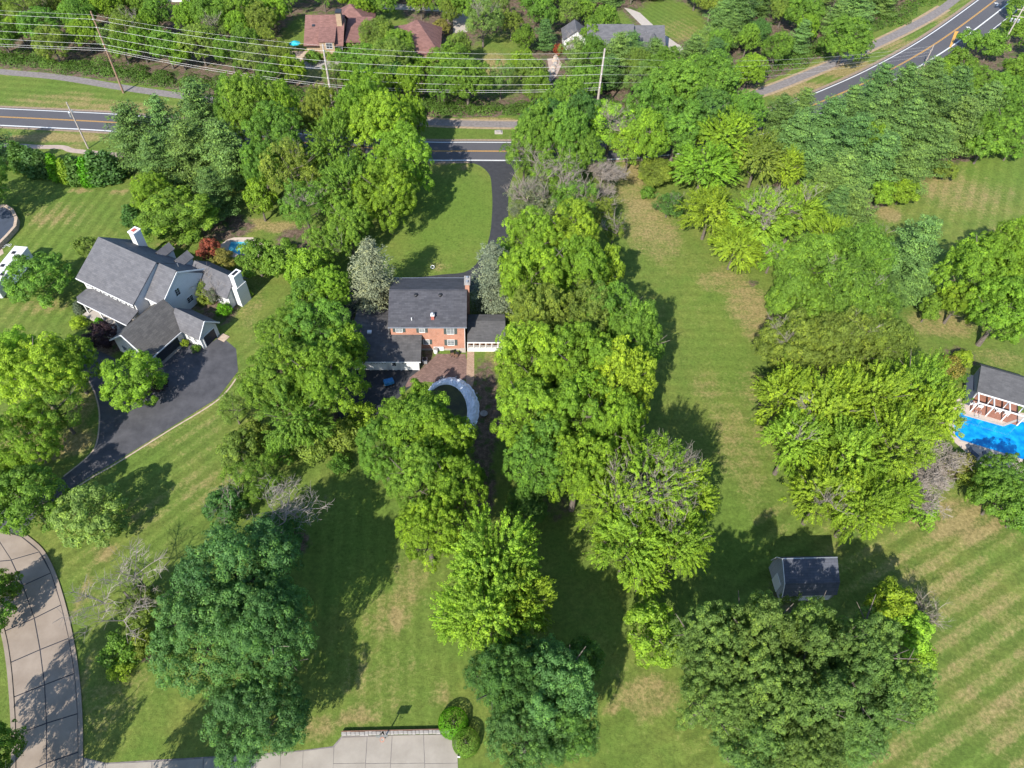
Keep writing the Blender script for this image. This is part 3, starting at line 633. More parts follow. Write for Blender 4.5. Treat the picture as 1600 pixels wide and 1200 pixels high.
# ---- brown roofed house beyond the road
H3 = empty('brown_roof_house', (0, 0, 0), 0, 'tan brick house with brown shingled roofs and tall brick chimney beyond the power lines', 'house')
prism_x(MB(), -44.0, -34.9, 183.0, 190, 196.5, 3.6, 7.6, 3.6).build('wall', M['brick_tan'], H3)
gable_x(MB(), -44.5, -34.4, 182.0, 190, 197, 3.9, 8.0, 3.7).build('roof', M['shingle_brown'], H3)
q = MB(); q.box(-40.3, -36.6, 181.6, 184.6, .0, 5.0); dw = q.build('dormer_wall', M['brick_tan'], H3)
MB().slab([(-40.6, 181.3, 5.1), (-36.3, 181.3, 5.1), (-36.3, 186.5, 6.5), (-40.6, 186.5, 6.5)], .15).build('dormer_roof', M['shingle_brown'], H3)
window(H3, (-37.9, 181.6, 4.0), X, -Y, 1.5, 1.3, 0, 'glass'); window(H3, (-35.5, 183.0, 2.4), X, -Y, 1.0, 1.6, 0, 'glass')
ch = MB().box(-36.2, -34.9, 187.0, 189.0, 0, 9.6).build('chimney', M['brick_tan'], H3); MB().box(-36.3, -34.8, 186.9, 189.1, 9.61, 9.85).build('chimney_cap', M['black'], ch)
MB().box(-42.6, -41.9, 186.9, 187.9, 6.3, 6.75).build('skylight', M['glass'], H3)
# right wing with pyramidal roof
MB().box(-34.6, -28.5, 184.5, 197, 0, 3.7).build('wall', M['brick_tan'], H3)
q = MB(); ap = (-34.0, 197.5, 7.6); c_ = [(-38.5, 192, 3.75), (-27.8, 192, 3.75), (-27.8, 203, 3.75), (-38.5, 203, 3.75)]
for i in range(4): q.poly([c_[i], c_[(i + 1) % 4], ap])
q.slab([(-34.39, 183.9, 3.8), (-27.8, 183.9, 3.8), (-27.8, 194.4, 5.6), (-34.39, 194.4, 5.6)], .15); q.build('roof', M['shingle_brown'], H3)
MB().box(-38, -28.3, 192.5, 202.5, 0, 3.74).build('wall', M['brick_tan'], H3)
# far right block
MB().box(-23.5, -10.4, 178.4, 191.5, 0, 3.4).build('wall', M['brick_tan'], H3)
q = MB(); a = [(-24.5, 178, 3.5), (-9.6, 178, 3.5), (-9.6, 193, 3.5), (-24.5, 193, 3.5)]; r0, r1 = (-18.5, 187.5, 6.7), (-15.8, 188.2, 7.6)
q.poly([a[0], a[1], r1, r0]); q.poly([a[1], a[2], r1]); q.poly([a[2], a[3], r0, r1]); q.poly([a[3], a[0], r0]); q.build('roof', M['shingle_brown'], H3)
MB().slab([(-27.79, 184.5, 3.4), (-24.4, 184.5, 3.4), (-24.4, 189, 5.0), (-27.79, 189, 5.0)], .15).build('roof', M['shingle_brown'], H3)
MB().slab([(-27.79, 193.5, 3.4), (-24.4, 193.5, 3.4), (-24.4, 189.01, 5.0), (-27.79, 189.01, 5.0)][::-1], .15).build('roof', M['shingle_brown'], H3)
MB().box(-44.8, -34.5, 177.5, 181.5, 0, .06).build('patio', M['stone'], H3)
MB().box(-50.5, -44.9, 180, 187, 0, .06).build('patio', M['stone_tan'], H3)

# ---- grey roofed house, top
H4 = empty('grey_roof_house', (0, 0, 0), 0, 'white house with grey gable roofs half hidden by trees at the top', 'house')
prism_x(MB(), 28.2, 39.0, 182.0, 187, 191.6, 3.6, 6.6, 3.6).build('wall', M['siding'], H4)
gable_x(MB(), 27.6, 39.6, 181.2, 187, 192.4, 3.7, 7.0, 3.7).build('roof', M['shingle_gray'], H4)
prism_x(MB(), 39.65, 47.3, 184.4, 188.6, 192.6, 2.9, 5.6, 2.9).build('wall', M['siding'], H4)
gable_x(MB(), 39.62, 47.9, 183.2, 188.6, 193.4, 2.9, 6.0, 2.9).build('roof', M['shingle_gray'], H4)
for xx, yy in ((44.9, 183.0), (43.2, 187.0)):
    prism_y(MB(), yy, yy + 3, xx - 1.2, xx, xx + 1.2, 3.6, 4.8, 3.6, 3).build('dormer_wall', M['white'], H4)
    gable_y(MB(), yy - .25, yy + 3.4, xx - 1.5, xx, xx + 1.5, 3.7, 5.15, 3.7, .1).build('dormer_roof', M['shingle_gray'], H4)
window(H4, (37.6, 182.0, 2.2), X, -Y, 1.2, 1.4, 0, 'glass'); window(H4, (34.5, 182.0, 2.2), X, -Y, 1.2, 1.4, 0, 'glass')
MB().box(35.5, 40.5, 178.6, 181.9, 0, .9).build('deck', M['white'], H4)
prism_y(MB(), 187.5, 193, 22.3, 25.4, 28.1, 3.0, 5.0, 3.0).build('wall', M['siding'], H4)
gable_y(MB(), 187.0, 193.4, 21.8, 25.2, 28.6, 3.0, 5.4, 3.0, .15).build('roof', M['shingle_gray'], H4)
window(H4, (25.4, 187.5, 2.2), X, -Y, 1.0, 1.4, 0, 'glass')
sheet('driveway_far', [(985, 14), (1000, 20), (1030, 48), (1060, 70), (1068, 78), (1050, 72), (1028, 55), (1016, 48), (1003, 40), (975, 12)], .01, M['concrete_pale'])
sheet('garden_path_far', [(1040, 58), (1050, 66), (1062, 70), (1068, 76), (1058, 86), (1054, 92), (1048, 80), (1040, 68)], .014, M['concrete_pale'])
# ---- houses at the very top edge
H5 = empty('white_house_far', (0, 0, 0), 0, 'white roofed house at the top edge above the left power pole', 'house')
f = P(270, -4, 0)
prism_x(MB(), f[0] - 10, f[0] + 6, f[1] - 3, f[1] + 1, f[1] + 6, 3, 5, 3).build('wall', M['siding'], H5)
gable_x(MB(), f[0] - 10.5, f[0] + 6.5, f[1] - 3.6, f[1] + 1, f[1] + 6.6, 3.0, 5.3, 3.0).build('roof', M['white'], H5)
window(H5, (f[0] - 4, f[1] - 3, 1.7), X, -Y, 1.6, 1.2, 0, 'glass'); window(H5, (f[0] + 2, f[1] - 3, 1.7), X, -Y, 1.2, 1.2, 0, 'glass')
for (a_, lab) in (((600, 10), 'pale gravel court by the brown roofed house'),):
    sheet('gravel_court', [(590, 6), (615, 5), (660, 10), (720, 12), (735, 22), (730, 50), (708, 52), (708, 24), (690, 18), (600, 14)], .01, M['concrete_pale'])

# ---- gambrel shed
so_ = P(1214, 873, 5.4)
H6 = empty('garden_shed', (so_[0] + 1.0, so_[1] - 3.6, 0), R(1.5), 'shaded barn shaped shed with dark blue grey roof and pale end wall', 'shed')
prof = [(.05, 2.1), (.95, 3.9), (3.6, 5.4), (4.55, 3.95), (5.0, 2.1)]
q = MB()
for x in (.1, 6.6): 
    pts = [(x, .25, 0)] + [(x, y, z - .12) for y, z in prof] + [(x, 4.9, 0)]; q.poly(pts if x > 1 else pts[::-1])
q.poly([(.1, .25, 0), (6.6, .25, 0), (6.6, .25, 1.9), (.1, .25, 1.9)]); q.poly([(.1, 4.9, 0), (6.6, 4.9, 0), (6.6, 4.9, 1.9), (.1, 4.9, 1.9)]); q.build('wall', M['board'], H6)
q = MB()
for i in range(4):
    (ya, za), (yb, zb) = prof[i], prof[i + 1]; q.slab([(-.15, ya, za + i * .002), (6.85, ya, za + i * .002), (6.85, yb, zb + i * .002), (-.15, yb, zb + i * .002)], .1)
q.build('roof', M['shingle_shed'], H6)
q = MB()
for i in range(4):
    (ya, za), (yb, zb) = prof[i], prof[i + 1]; q.tube([(-.17, ya, za - .05), (-.17, yb, zb - .05)], .06, 4)
q.build('bargeboard', M['trim'], H6)
MB().box(.02, .095, 1.5, 3.2, 0, 2.1).build('door', M['white'], H6)
MB().box(-.16, 6.86, 3.54, 3.66, 5.41, 5.45).build('ridge_cap', M['metal'], H6)

# ---- pool pavilion
o_ = P(1532, 573, 3.6)
H7 = empty('pool_pavilion', (79.9, 74.7, 0), R(-24.5), 'open pool pavilion with charcoal roof and white pergola beams', 'pavilion')
gable_x(MB(), 0, 7.4, -5.0, -.2, .9, 2.75, 3.9, 3.3).build('roof', M['shingle_pool'], H7)
MB().box(.3, 7.2, -3.6, .5, 0, .12).build('floor', M['terracotta'], H7)
MB().box(.3, 7.2, .35, .5, .12, 3.3).build('back_wall', M['siding'], H7); MB().box(.25, .35, -4.6, .34, .12, 2.6).build('side_wall', M['board'], H7)
MB().box(-.9, .2, -5.6, 0, 0, 1.3).build('side_shed', M['dark_cover'], H7)
for x in (.3, 2.5, 4.7, 6.9):
    MB().box(x, x + .16, -6.9, -4.95, 2.35, 2.55).build('pergola_beam', M['white'], H7); MB().box(x, x + .16, -6.9, -6.74, 0, 2.34).build('post', M['white'], H7)
    MB().box(x, x + .16, -4.7, -4.54, .12, 2.6).build('post', M['white'], H7)
MB().box(.3, 7.06, -7.0, -6.905, 2.3, 2.5).build('pergola_beam', M['white'], H7)
MB().box(.2, 7.2, -5.1, -5.01, 2.5, 2.7).build('gutter', M['trim'], H7)
MB().box(.3, 7.2, -6.8, -3.61, 0, .08).build('terrace', M['terracotta'], H7)
def pool(name, pix, deckpix, label, water, depth=1.4):
    root = empty(name, P(*pix[0]), 0, label, 'pool'); inv = Matrix.Translation(-Vector(root.location))
    pts = [Vector(P(*p)) for p in pix]; q = MB()
    dk = [Vector(P(*p)) for p in deckpix]
    o = MB().poly([(p.x, p.y, .02) for p in dk]).build('deck', M['deck'], root); o.matrix_parent_inverse = inv
    o = MB().poly([(p.x, p.y, .032) for p in pts]).build('water', water, root); o.matrix_parent_inverse = inv
    for i in range(len(pts)):
        a, b_ = pts[i], pts[(i + 1) % len(pts)]; d = (b_ - a).normalized(); nn = Vector((d.y, -d.x, 0)); q.obox((a + b_) / 2 + Vector((0, 0, .06)), (b_ - a) / 2 , nn * .16, (0, 0, .05 + .001 * (i % 3)))
    o = q.build('coping', M['concrete_pale'], root); o.matrix_parent_inverse = inv
    return root
def watermat(name, c1_, c2_, sc_):
    m, N_, L_, b = newmat(name); tc = N_.new('ShaderNodeTexCoord'); nz = N_.new('ShaderNodeTexNoise'); nz.inputs['Scale'].default_value = sc_; nz.inputs['Detail'].default_value = 4
    L_.new(tc.outputs['Object'], nz.inputs['Vector']); rp = N_.new('ShaderNodeValToRGB'); rp.color_ramp.elements[0].color = (*c1_, 1); rp.color_ramp.elements[1].color = (*c2_, 1)
    rp.color_ramp.elements[0].position = .35; rp.color_ramp.elements[1].position = .65
    L_.new(nz.outputs[0], rp.inputs[0]); L_.new(rp.outputs[0], b.inputs['Base Color']); b.inputs['Roughness'].default_value = .06; b.inputs['IOR'].default_value = 1.33
    n2 = N_.new('ShaderNodeTexNoise'); n2.inputs['Scale'].default_value = 3; L_.new(tc.outputs['Object'], n2.inputs['Vector'])
    bp_ = N_.new('ShaderNodeBump'); bp_.inputs['Strength'].default_value = .15; bp_.inputs['Distance'].default_value = .05; L_.new(n2.outputs[0], bp_.inputs['Height']); L_.new(bp_.outputs[0], b.inputs['Normal'])
    return m
pl = pool('swimming_pool', [(1503, 640), (1506, 648), (1567, 665), (1589, 657), (1640, 664), (1660, 740), (1578, 713), (1500, 689), (1490, 680), (1488, 655)][::-1],
     [(1498, 618), (1512, 626), (1596, 645), (1650, 650), (1690, 690), (1690, 770), (1580, 745), (1530, 724), (1490, 690), (1478, 660)], 'bright blue swimming pool with pale deck beside the pavilion', watermat('pool water', (.0, .12, .34), (.005, .24, .50), .9))  # two-blue mottling puts the light of caustics into the water colour
pl2 = pool('small_pool', [(360, 377), (385, 377.5), (400, 380), (400, 396), (372, 399), (355, 391)][::-1], [(340, 385), (356, 374), (366, 371), (395, 371), (412, 380), (410, 402), (365, 402), (345, 398)], 'small turquoise pool beside the red leaved tree', watermat('plunge pool water', (.02, .22, .32), (.12, .38, .46), 1.2))
lad = empty('pool_ladder', P(1525, 650), R(-24), 'steel ladder at the near left end of the blue pool by the pavilion', 'ladder')
for s_ in (-.3, .3): MB().tube([(s_, .6, 0), (s_, .6, .7), (s_, .1, .9), (s_, -.3, .5), (s_, -.3, .04)], .035, 6).build('rail', M['metal'], lad)
for z_ in (.06, .3): MB().tube([(-.3, -.3, z_), (.3, -.3, z_)], .03, 5).build('rung', M['metal'], lad)
def chair(px_, py_, rz, label):
    t = empty('patio_chair', P(px_, py_, 0.03), rz, label, 'chair', 'white chairs on the pool deck')
    q = MB(); q.slab([(-.3, -.3, .44), (.3, -.3, .44), (.27, .28, .42), (-.27, .28, .42)], .05); q.build('seat', M['plastic'], t)
    q = MB(); q.obox((0, .34, .72), (.3, 0, 0), (0, .06, .3), (0, .025, -.005)); q.build('backrest', M['plastic'], t)
    for s_ in (-1, 1):
        MB().box(s_ * .33 - .04, s_ * .33 + .04, -.28, .36, .62, .67).build('armrest', M['plastic'], t)
        for yy in (-.26, .3): MB().box(s_ * .3 - .03, s_ * .3 + .03, yy - .03, yy + .03, 0, .62 if yy < 0 else .40).build('leg', M['plastic'], t)
    return t
chair(1516, 633, 2.9, 'leftmost white patio chair in front of the pool pavilion'); chair(1529, 637, 2.7, 'white patio chair second from the left, above the pool ladder')
chair(1557, 644, 2.9, 'white patio chair third from the left in front of the pavilion'); chair(1571, 648, 2.5, 'rightmost white patio chair near the pool deck corner')
def lounger(px_, py_, rz, label):
    t = empty('sun_lounger', P(px_, py_, .03), rz, label, 'sun lounger', 'dark loungers on the far pool deck')
    MB().box(-.32, .32, -.9, .4, .28, .36).build('seat', M['dark_cover'], t); q = MB(); q.obox((0, .72, .55), (.32, 0, 0), (0, .33, .24), (0, -.03, .04)); q.build('backrest', M['dark_cover'], t)
    for sx in (-.28, .28):
        for sy in (-.8, .35): MB().box(sx - .03, sx + .03, sy - .03, sy + .03, 0, .28).build('leg', M['black'], t)
lounger(1519, 709, .5, 'dark lounger on shaded pool deck, left one of two'); lounger(1540, 718, .2, 'dark lounger on shaded pool deck, right one of two')

# ---- pond with a crumpled liner
c = P(700, 640); pond = empty('garden_pond', (c[0], c[1], 0), 0, 'round dark pond ringed by crumpled pale plastic liner below the brick patio', 'pond')
rr = random.Random(3)
q = MB(); n1, n2 = 96, 9; rin, rout = [], []
for k in range(n1):
    t = 2 * math.pi * k / n1
    a = Vector(P(697 + 33 * math.cos(t), 643 - 42 * math.sin(t))) - Vector(c); b_ = Vector(P(704 + 45 * math.cos(t) + rr.uniform(-1, 1), 640 - 50 * math.sin(t) + rr.uniform(-1, 1))) - Vector(c)
    for j in range(n2):
        f_ = j / (n2 - 1); p = a.lerp(b_, f_); q.v.append((p.x, p.y, .03 + .5 * math.sin(math.pi * min(1, f_ * 1.15)) ** .7 * .6 + rr.uniform(0, .16) * (0 < f_ < 1)))
for k in range(n1):
    for j in range(n2 - 1):
        k2 = (k + 1) % n1; q.f.append((k * n2 + j, k * n2 + j + 1, k2 * n2 + j + 1, k2 * n2 + j))
q.build('liner', plain('pale plastic liner', (.8, .86, .95), .3, .2, 1.5, col2=(1.1, 1.12, 1.15), spec=.6), pond)
q = MB(); q.poly([tuple(Vector(P(697 + 34 * math.cos(2 * math.pi * k / 40), 643 - 43 * math.sin(2 * math.pi * k / 40))) - Vector(c) + Vector((0, 0, .035))) for k in range(40)])
q.build('water', plain('dark pond water', (.022, .02, .013), .35, .4, .35, col2=(.09, .10, .02), spec=.2), pond)
for k in range(46):
    t = rr.uniform(0, 6.28); p = Vector(P(704 + 47 * math.cos(t), 640 - 52 * math.sin(t))) - Vector(c); s_ = rr.uniform(.12, .3)
    if k < 20: MB().lathe((p.x, p.y, 0), [(s_, 0), (s_ * .9, s_ * .4), (s_ * .4, s_ * .6)], 6).build('stone', M['stone'], pond)
tb = empty('garden_table', P(756, 650), 0, 'small round grey table on the leaf covered ground right of the pond', 'table')
MB().lathe((0, 0, .68), [(.58, 0), (.6, .03), (.58, .06), (.5, .055)], 20).build('tabletop', M['stone'], tb); MB().lathe((0, 0, 0), [(.3, 0), (.1, .1), (.1, .67)], 10).build('base', M['black'], tb)
# patio, path, fence strip by the brick house
sheet('patio', [(683, 553), (727, 553), (731, 570), (729, 592), (700, 600), (664, 596), (632, 606), (640, 590), (664, 572)], .014, M['paver'])
sheet('garden_path', [(730, 549), (741, 549), (741, 592), (738, 604), (728, 604)], .018, M['paver_tan'])
for i, (px_, py_, rz, lb) in enumerate(((707, 556, .3, 'left dark folding chair on the brown patio by the brick wall'), (713, 558, -.5, 'right dark folding chair on the brown patio by the brick wall'))):
    t = empty('patio_chair', P(px_, py_), rz, lb, 'chair'); MB().box(-.28, .28, -.28, .28, .42, .48).build('seat', M['wood'], t); q = MB(); q.obox((0, .32, .75), (.28, 0, 0), (0, .05, .3), (0, .02, 0)); q.build('backrest', M['black'], t)
    for sx in (-.25, .25):
        for sy in (-.25, .25): MB().box(sx - .025, sx + .025, sy - .025, sy + .025, 0, .42).build('leg', M['black'], t)
t = empty('air_conditioner', P(664, 566), 0, 'grey air conditioning unit beside the white garage wall', 'air conditioner'); MB().box(-.42, .42, -.42, .42, 0, .8).build('case', M['metal'], t, .03); MB().lathe((0, 0, .8), [(.36, 0), (.36, .04), (.1, .06)], 16).build('fan_guard', M['black'], t)
t = empty('garden_cart', P(608, 600), .4, 'blue covered cart standing on the shaded garage apron', 'cart'); MB().slab([(-.8, -.5, 1.0), (.8, -.5, .9), (.8, .5, .9), (-.8, .5, 1.05)], .75).build('cover', M['blue'], t, .1); 
for s_ in (-.55, .55): MB().tube([(-.6, s_, .22), (-.6, s_ * 1.1, .22)], .22, 12).build('wheel', M['black'], t); MB().tube([(.6, s_, .22), (.6, s_ * 1.1, .22)], .22, 12).build('wheel', M['black'], t)
t = empty('water_barrel', P(681, 551), 0, 'white barrel at the foot of the brick wall beside the garage', 'barrel'); MB().lathe((0, 0, 0), [(.33, 0), (.38, .3), (.38, .6), (.33, .9)], 14).build('body', M['white'], t); MB().lathe((0, 0, .9), [(.35, 0), (.35, .06), (.05, .08)], 14).build('lid', M['stone'], t)
t = empty('lawn_ring', P(676, 419), 0, 'small white ring ornament at the edge of front lawn and drive', 'ornament')
q = MB(); q.tube([(.32 * math.cos(k * math.pi / 8), .32 * math.sin(k * math.pi / 8), .3 + .1 * math.sin(k * math.pi / 8)) for k in range(17)], .07, 6); q.build('ring', M['white'], t); MB().tube([(0, -.32, 0), (0, -.32, .25)], .04).build('stake', M['black'], t)
t = empty('utility_box', P(779, 207), 0, 'flat grey utility box cover on the grass between path and road', 'utility box'); MB().box(-.9, .9, -.7, .7, 0, .12).build('plinth', M['concrete_pale'], t); MB().box(-.6, .6, -.45, .45, .12, .4).build('box', M['stone'], t, .04)
# fence left of sun porch end
t = empty('wire_fence', (4.35, 75.6, 0), 0, 'low grey fence running down from the sun porch corner', 'fence')
for k in range(7): MB().box(-.04, .04, k * .95, k * .95 + .08, 0, 1.1).build('post', M['wood_pole'], t)
for z_ in (.35, .7, 1.05): MB().box(-.025, .025, 0, 5.8, z_ - .02, z_ + .02).build('rail', M['metal'], t)

# ---- basketball hoop
bh = empty('basketball_hoop', P(602, 1153), R(2), 'basketball hoop on a black post at the edge of the concrete driveway', 'basketball hoop')
MB().tube([(0, 0, 0), (0, 0, 2.7), (0, -.15, 3.1)], .08, 8).build('pole', M['black'], bh)
MB().obox((0, -.62, 3.4), (.66, 0, 0), (0, .02, 0), (0, 0, .42)).build('backboard', plain('smoked acrylic board', (.17, .18, .18), .3), bh)
q = MB(); 
for s_ in (-1, 1): q.tube([(0, 0, 2.5), (s_ * .3, -.6, 3.1)], .035, 5); q.tube([(0, -.1, 3.0), (s_ * .3, -.6, 3.7)], .035, 5)
q.build('brace', M['black'], bh)
MB().tube([(.23 * math.cos(k * math.pi / 8), -.9 + .23 * math.sin(k * math.pi / 8), 3.05) for k in range(17)], .02, 5).build('rim', M['orange'], bh)
q = MB()
for k in range(10):
    a = k * 2 * math.pi / 10; q.tube([(.22 * math.cos(a), -.9 + .22 * math.sin(a), 3.04), (.12 * math.cos(a + .4), -.9 + .12 * math.sin(a + .4), 2.65)], .012, 3)
q.build('net', M['white'], bh)
# ---- low retaining wall of stones along the concrete driveway
A_, B_ = Vector(P(534, 1147.5)), Vector(P(700, 1144)); rw = empty('retaining_wall', A_, math.atan2((B_ - A_).y, (B_ - A_).x), 'low retaining wall of pale stone blocks edging the concrete driveway', 'wall')
Lw = (B_ - A_).length; x = 0; rr = random.Random(5); protos = {}
while x < Lw - .2:
    l_ = rr.choice((.42, .5, .6)); 
    for row in (0, 1):
        key = (l_, row, rr.randint(0, 2))
        if key not in protos:
            o = MB().box(.015, l_ - .015, -.15 - rr.uniform(0, .03), .18, row * .2, row * .2 + .19).build('block', M['stone'], rw, .02); protos[key] = o
        else: o = link(protos[key].copy()); o.parent = rw
        o.location = (x, rr.uniform(-.03, .03), 0)
    x += l_
MB().box(0, Lw, .19, .27, 0, .47).build('timber_edge', M['wood'], rw)
t = empty('garden_light', P(717, 1181), 0, 'small white garden lamp at the corner of the driveway under the hedge', 'lamp'); MB().box(-.15, .15, -.2, .2, 0, .25).build('base', M['white'], t); MB().lathe((0, 0, .25), [(.1, 0), (.16, .15), (.1, .3)], 10).build('lantern', M['black'], t)

# ---- motor home and terrace at the left edge
rv = empty('motor_home', (-85.2, 104.6, 0), R(0), 'long white camper with dark roof vents behind the round tree at the left edge', 'camper')
d_ = Vector((P(0, 412, 3.3)[0] - P(23, 384, 3.3)[0], P(0, 412, 3.3)[1] - P(23, 384, 3.3)[1], 0)).normalized(); ang = math.atan2(d_.y, d_.x); rv.rotation_euler = (0, 0, ang)
rv.location = (P(23, 384, 3.3)[0], P(23, 384, 3.3)[1], 0)
MB().box(0, 11, 0, 2.55, .5, 3.2).build('body', M['white'], rv, .12); MB().box(-.02, 11.02, -.03, 2.58, 3.2, 3.32).build('roof', M['rv'], rv, .05)
for x, y in ((1.6, .6), (4.2, 1.9), (5.2, .5), (7.4, 1.7)): MB().box(x, x + .7, y, y + .6, 3.32, 3.5).build('roof_vent', M['shutter_black'], rv, .05)
for x in (3.5, 4.5, 8.6):
    for y in (-.02, 2.3): MB().tube([(x, y, .45), (x, y + .26, .45)], .42, 14).build('wheel', M['black'], rv)
for x in (2.0, 5.5, 8): MB().box(x, x + 1.2, 2.552, 2.58, 1.7, 2.5).build('window', M['glass'], rv)
MB().obox((6.5, 3.6, 2.55), (2.3, 0, 0), (0, 1.0, -.25), (0, 0, .03)).build('awning', plain('blue grey awning', (.25, .3, .37), .6), rv)
for x in (4.4, 8.6): MB().tube([(x, 4.5, 2.3), (x, 4.5, 0)], .04, 5).build('awning_post', M['metal'], rv)
tp = [(-40, 340), (0, 328), (12, 327), (22, 333), (29, 347), (27, 359), (14, 374), (0, 388), (-40, 420)]
c = Vector(P(0, 355)); te = empty('raised_pool', c, 0, 'raised dark blue covered pool inside a pale stone wall at the left edge', 'pool')
pts = [Vector(P(*p)) - c for p in tp]; q = MB().poly([(p.x, p.y, .75) for p in pts]); q.build('cover', M['dark_cover'], te)
for i in range(1, len(pts) - 1):
    a, b_ = pts[i], pts[i + 1]; n_ = max(1, int((b_ - a).length / 1.0)); d = (b_ - a) / n_; nn = Vector((d.y, -d.x, 0)).normalized()
    for k in range(n_):
        m_ = a + d * (k + .5); MB().obox(m_ + Vector((0, 0, .5)), d * .49, nn * .3, (0, 0, .5 + rr.uniform(0, .03))).build('stone', M['stone_tan'], te, .03)
sheet('stone_path', [(-60, 405), (0, 378), (6, 396), (-60, 440)], .012, M['stone_tan'])
t = empty('bicycle', P(11, 385), .4, 'pale bicycle lying beside the stone path and camper', 'bicycle')
for s_ in (-.55, .55): MB().tube([(s_ + .33 * math.cos(k * math.pi / 8), .33 * math.sin(k * math.pi / 8), .12 + .05 * math.sin(k)) for k in range(17)], .03, 5).build('wheel', M['trim'], t)
MB().tube([(-.55, 0, .15), (-.1, .35, .2), (.4, .35, .2), (.55, 0, .15), (0, -.05, .18), (-.1, .35, .2)], .03, 5).build('frame', M['trim'], t); MB().tube([(.3, .5, .2), (.5, .3, .2), (.45, .5, .25)], .03, 5).build('handlebar', M['black'], t)
# parasol and table near brown house, boat-like stones, etc
t = empty('parasol', P(463, 80), 0, 'turquoise parasol on the paved terrace of the brown roofed house', 'parasol'); MB().tube([(0, 0, 0), (0, 0, 2.5)], .04, 6).build('pole', M['metal'], t); MB().lathe((0, 0, 2.1), [(1.5, 0), (.8, .35), (.05, .6)], 8).build('canopy', M['turq'], t)
t = empty('parasol', P(461, 108), 0, 'turquoise parasol half hidden in trees below the terrace', 'parasol'); MB().tube([(0, 0, 0), (0, 0, 2.5)], .04, 6).build('pole', M['metal'], t); MB().lathe((0, 0, 2.1), [(1.1, 0), (.6, .3), (.05, .5)], 8).build('canopy', M['turq'], t)
rk = empty('rock_garden', P(863, 108), 0, 'pale stone rock garden with white rocks between the trees near the power pole', 'rock garden')
for k in range(34):
    t_ = rr.uniform(-1, 1); s_ = rr.uniform(.35, .9); p = Vector(P(863 - t_ * 7 + rr.uniform(-3, 3), 108 + t_ * 20)) - Vector(rk.location)
    MB().lathe((p.x, p.y, 0), [(s_, 0), (s_ * .9, s_ * .4), (s_ * .5, s_ * .7)], 6).build('rock', M['stone'] if k % 3 else M['stone_tan'], rk, .05)
sheet('bare_patch', [(855, 92), (872, 90), (878, 100), (870, 118), (856, 132), (850, 126), (858, 108)], .006, M['sidewalk'])

# ------------------------------------------------------------------ utility poles and wires
def pole(px_, py_, h, label, mat='wood_pole', arms=(), r=.19, attach=()):
    b_ = P(px_, py_); t = empty('utility_pole', b_, 0, label, 'utility pole', 'wooden utility poles along the road')
    MB().tube([(0, 0, 0), (0, 0, h)], [r, r * .65], 8).build('pole', M[mat], t)
    for (z_, w, a) in arms:
        d = Vector((math.cos(a), math.sin(a), 0)); MB().obox((0, 0, z_), d * w, d.cross(Z) * .06, Z * .07).build('crossarm', M[mat], t)
    for z_ in attach:
        MB().tube([(0, 0, z_), (0, -.35, z_ + .05)], .03, 5).build('bracket', M['metal'], t); MB().lathe((0, -.35, z_ - .08), [(.09, 0), (.06, .1), (.09, .14), (.05, .22)], 8).build('insulator', M['trim'], t)
    return t, b_
p1z = [18.6, 17.6, 15.8, 13.8, 12.0, 11.0, 10.5]; p3z = [15.2, 14.0, 11.7, 9.8, 7.7, 6.2, 5.7]; p4z = [16.0, 14.8, 13.1, 11.1, 9.2, 8.0, 7.5]
pl1, b1 = pole(193, 145, 19.2, 'tall brown wooden power pole by the footpath at upper left', 'wood_pole_rust', attach=p1z[1:6], r=.26)
pl3, b3 = pole(521, 170, 15.3, 'grey wooden power pole in front of the brown roofed house', attach=p3z[1:6], r=.3)
pl4, b4 = pole(930, 187, 16.6, 'grey wooden power pole right of centre below the grey roofed house', attach=p4z[1:6], r=.3)
pl5, b5 = pole(1558, 85, 14.5, 'grey power pole with crossarms and transformers at upper right', arms=((9.6, 1.4, -.35), (11.2, 1.2, -.35)), r=.2)
for s_ in (-1, 1, 0): MB().lathe((s_ * .75, .5 - .3 * s_, 8.0), [(.22, 0), (.25, .1), (.25, .75), (.12, .9)], 10).build('transformer', M['metal'], pl5)
pl2, b2 = pole(138, 232, 11.0, 'short wooden pole with a grey transformer between sidewalk and road', r=.19)
MB().lathe((-.42, 0, 7.6), [(.24, 0), (.28, .1), (.28, 1.1), (.14, 1.3)], 12).build('transformer', M['metal'], pl2); MB().lathe((.35, 0, 8.6), [(.1, 0), (.12, .5), (.05, .7)], 8).build('insulator', M['metal'], pl2)
pl6, b6 = pole(1441, 108, 6.2, 'short pale pole beside the curving road at upper right', arms=((4.8, .5, .6), (2.6, .45, .6)), r=.13)
def wire(a, b_, sag, label, n=14, r=.022, grp='power wires spanning the tall poles'):
    a, b_ = Vector(a), Vector(b_); pts = []
    for i in range(n + 1):
        t_ = i / n; p = a.lerp(b_, t_); p.z -= sag * 4 * t_ * (1 - t_); pts.append(p)
    o = MB().tube(pts, r, 4).build('power_wire', M['wire']); tag(o, label, 'wire', grp); return o
W = lambda b_, z: (b_[0], b_[1] - .35, z)
e0 = P(-180, 120); e5 = (150, 176)
rank = ['topmost', 'second from the top', 'third from the top', 'fourth from the top', 'fifth from the top', 'sixth from the top', 'lowest']
def zfor(bx, by, py):      # height at which a point above (bx,by) lines up with the surveyed row
    k = (py - 600) / FPX     # yc = k*zc ; yc=-y*C+dz*S ; zc=y*S+dz*C
    dz = by * (_C + k * _S) / (_S - k * _C); return CAMH - dz
pL = P(-190, 118)
yL = [-2, 3, 17, 30, 43, 54, 57]
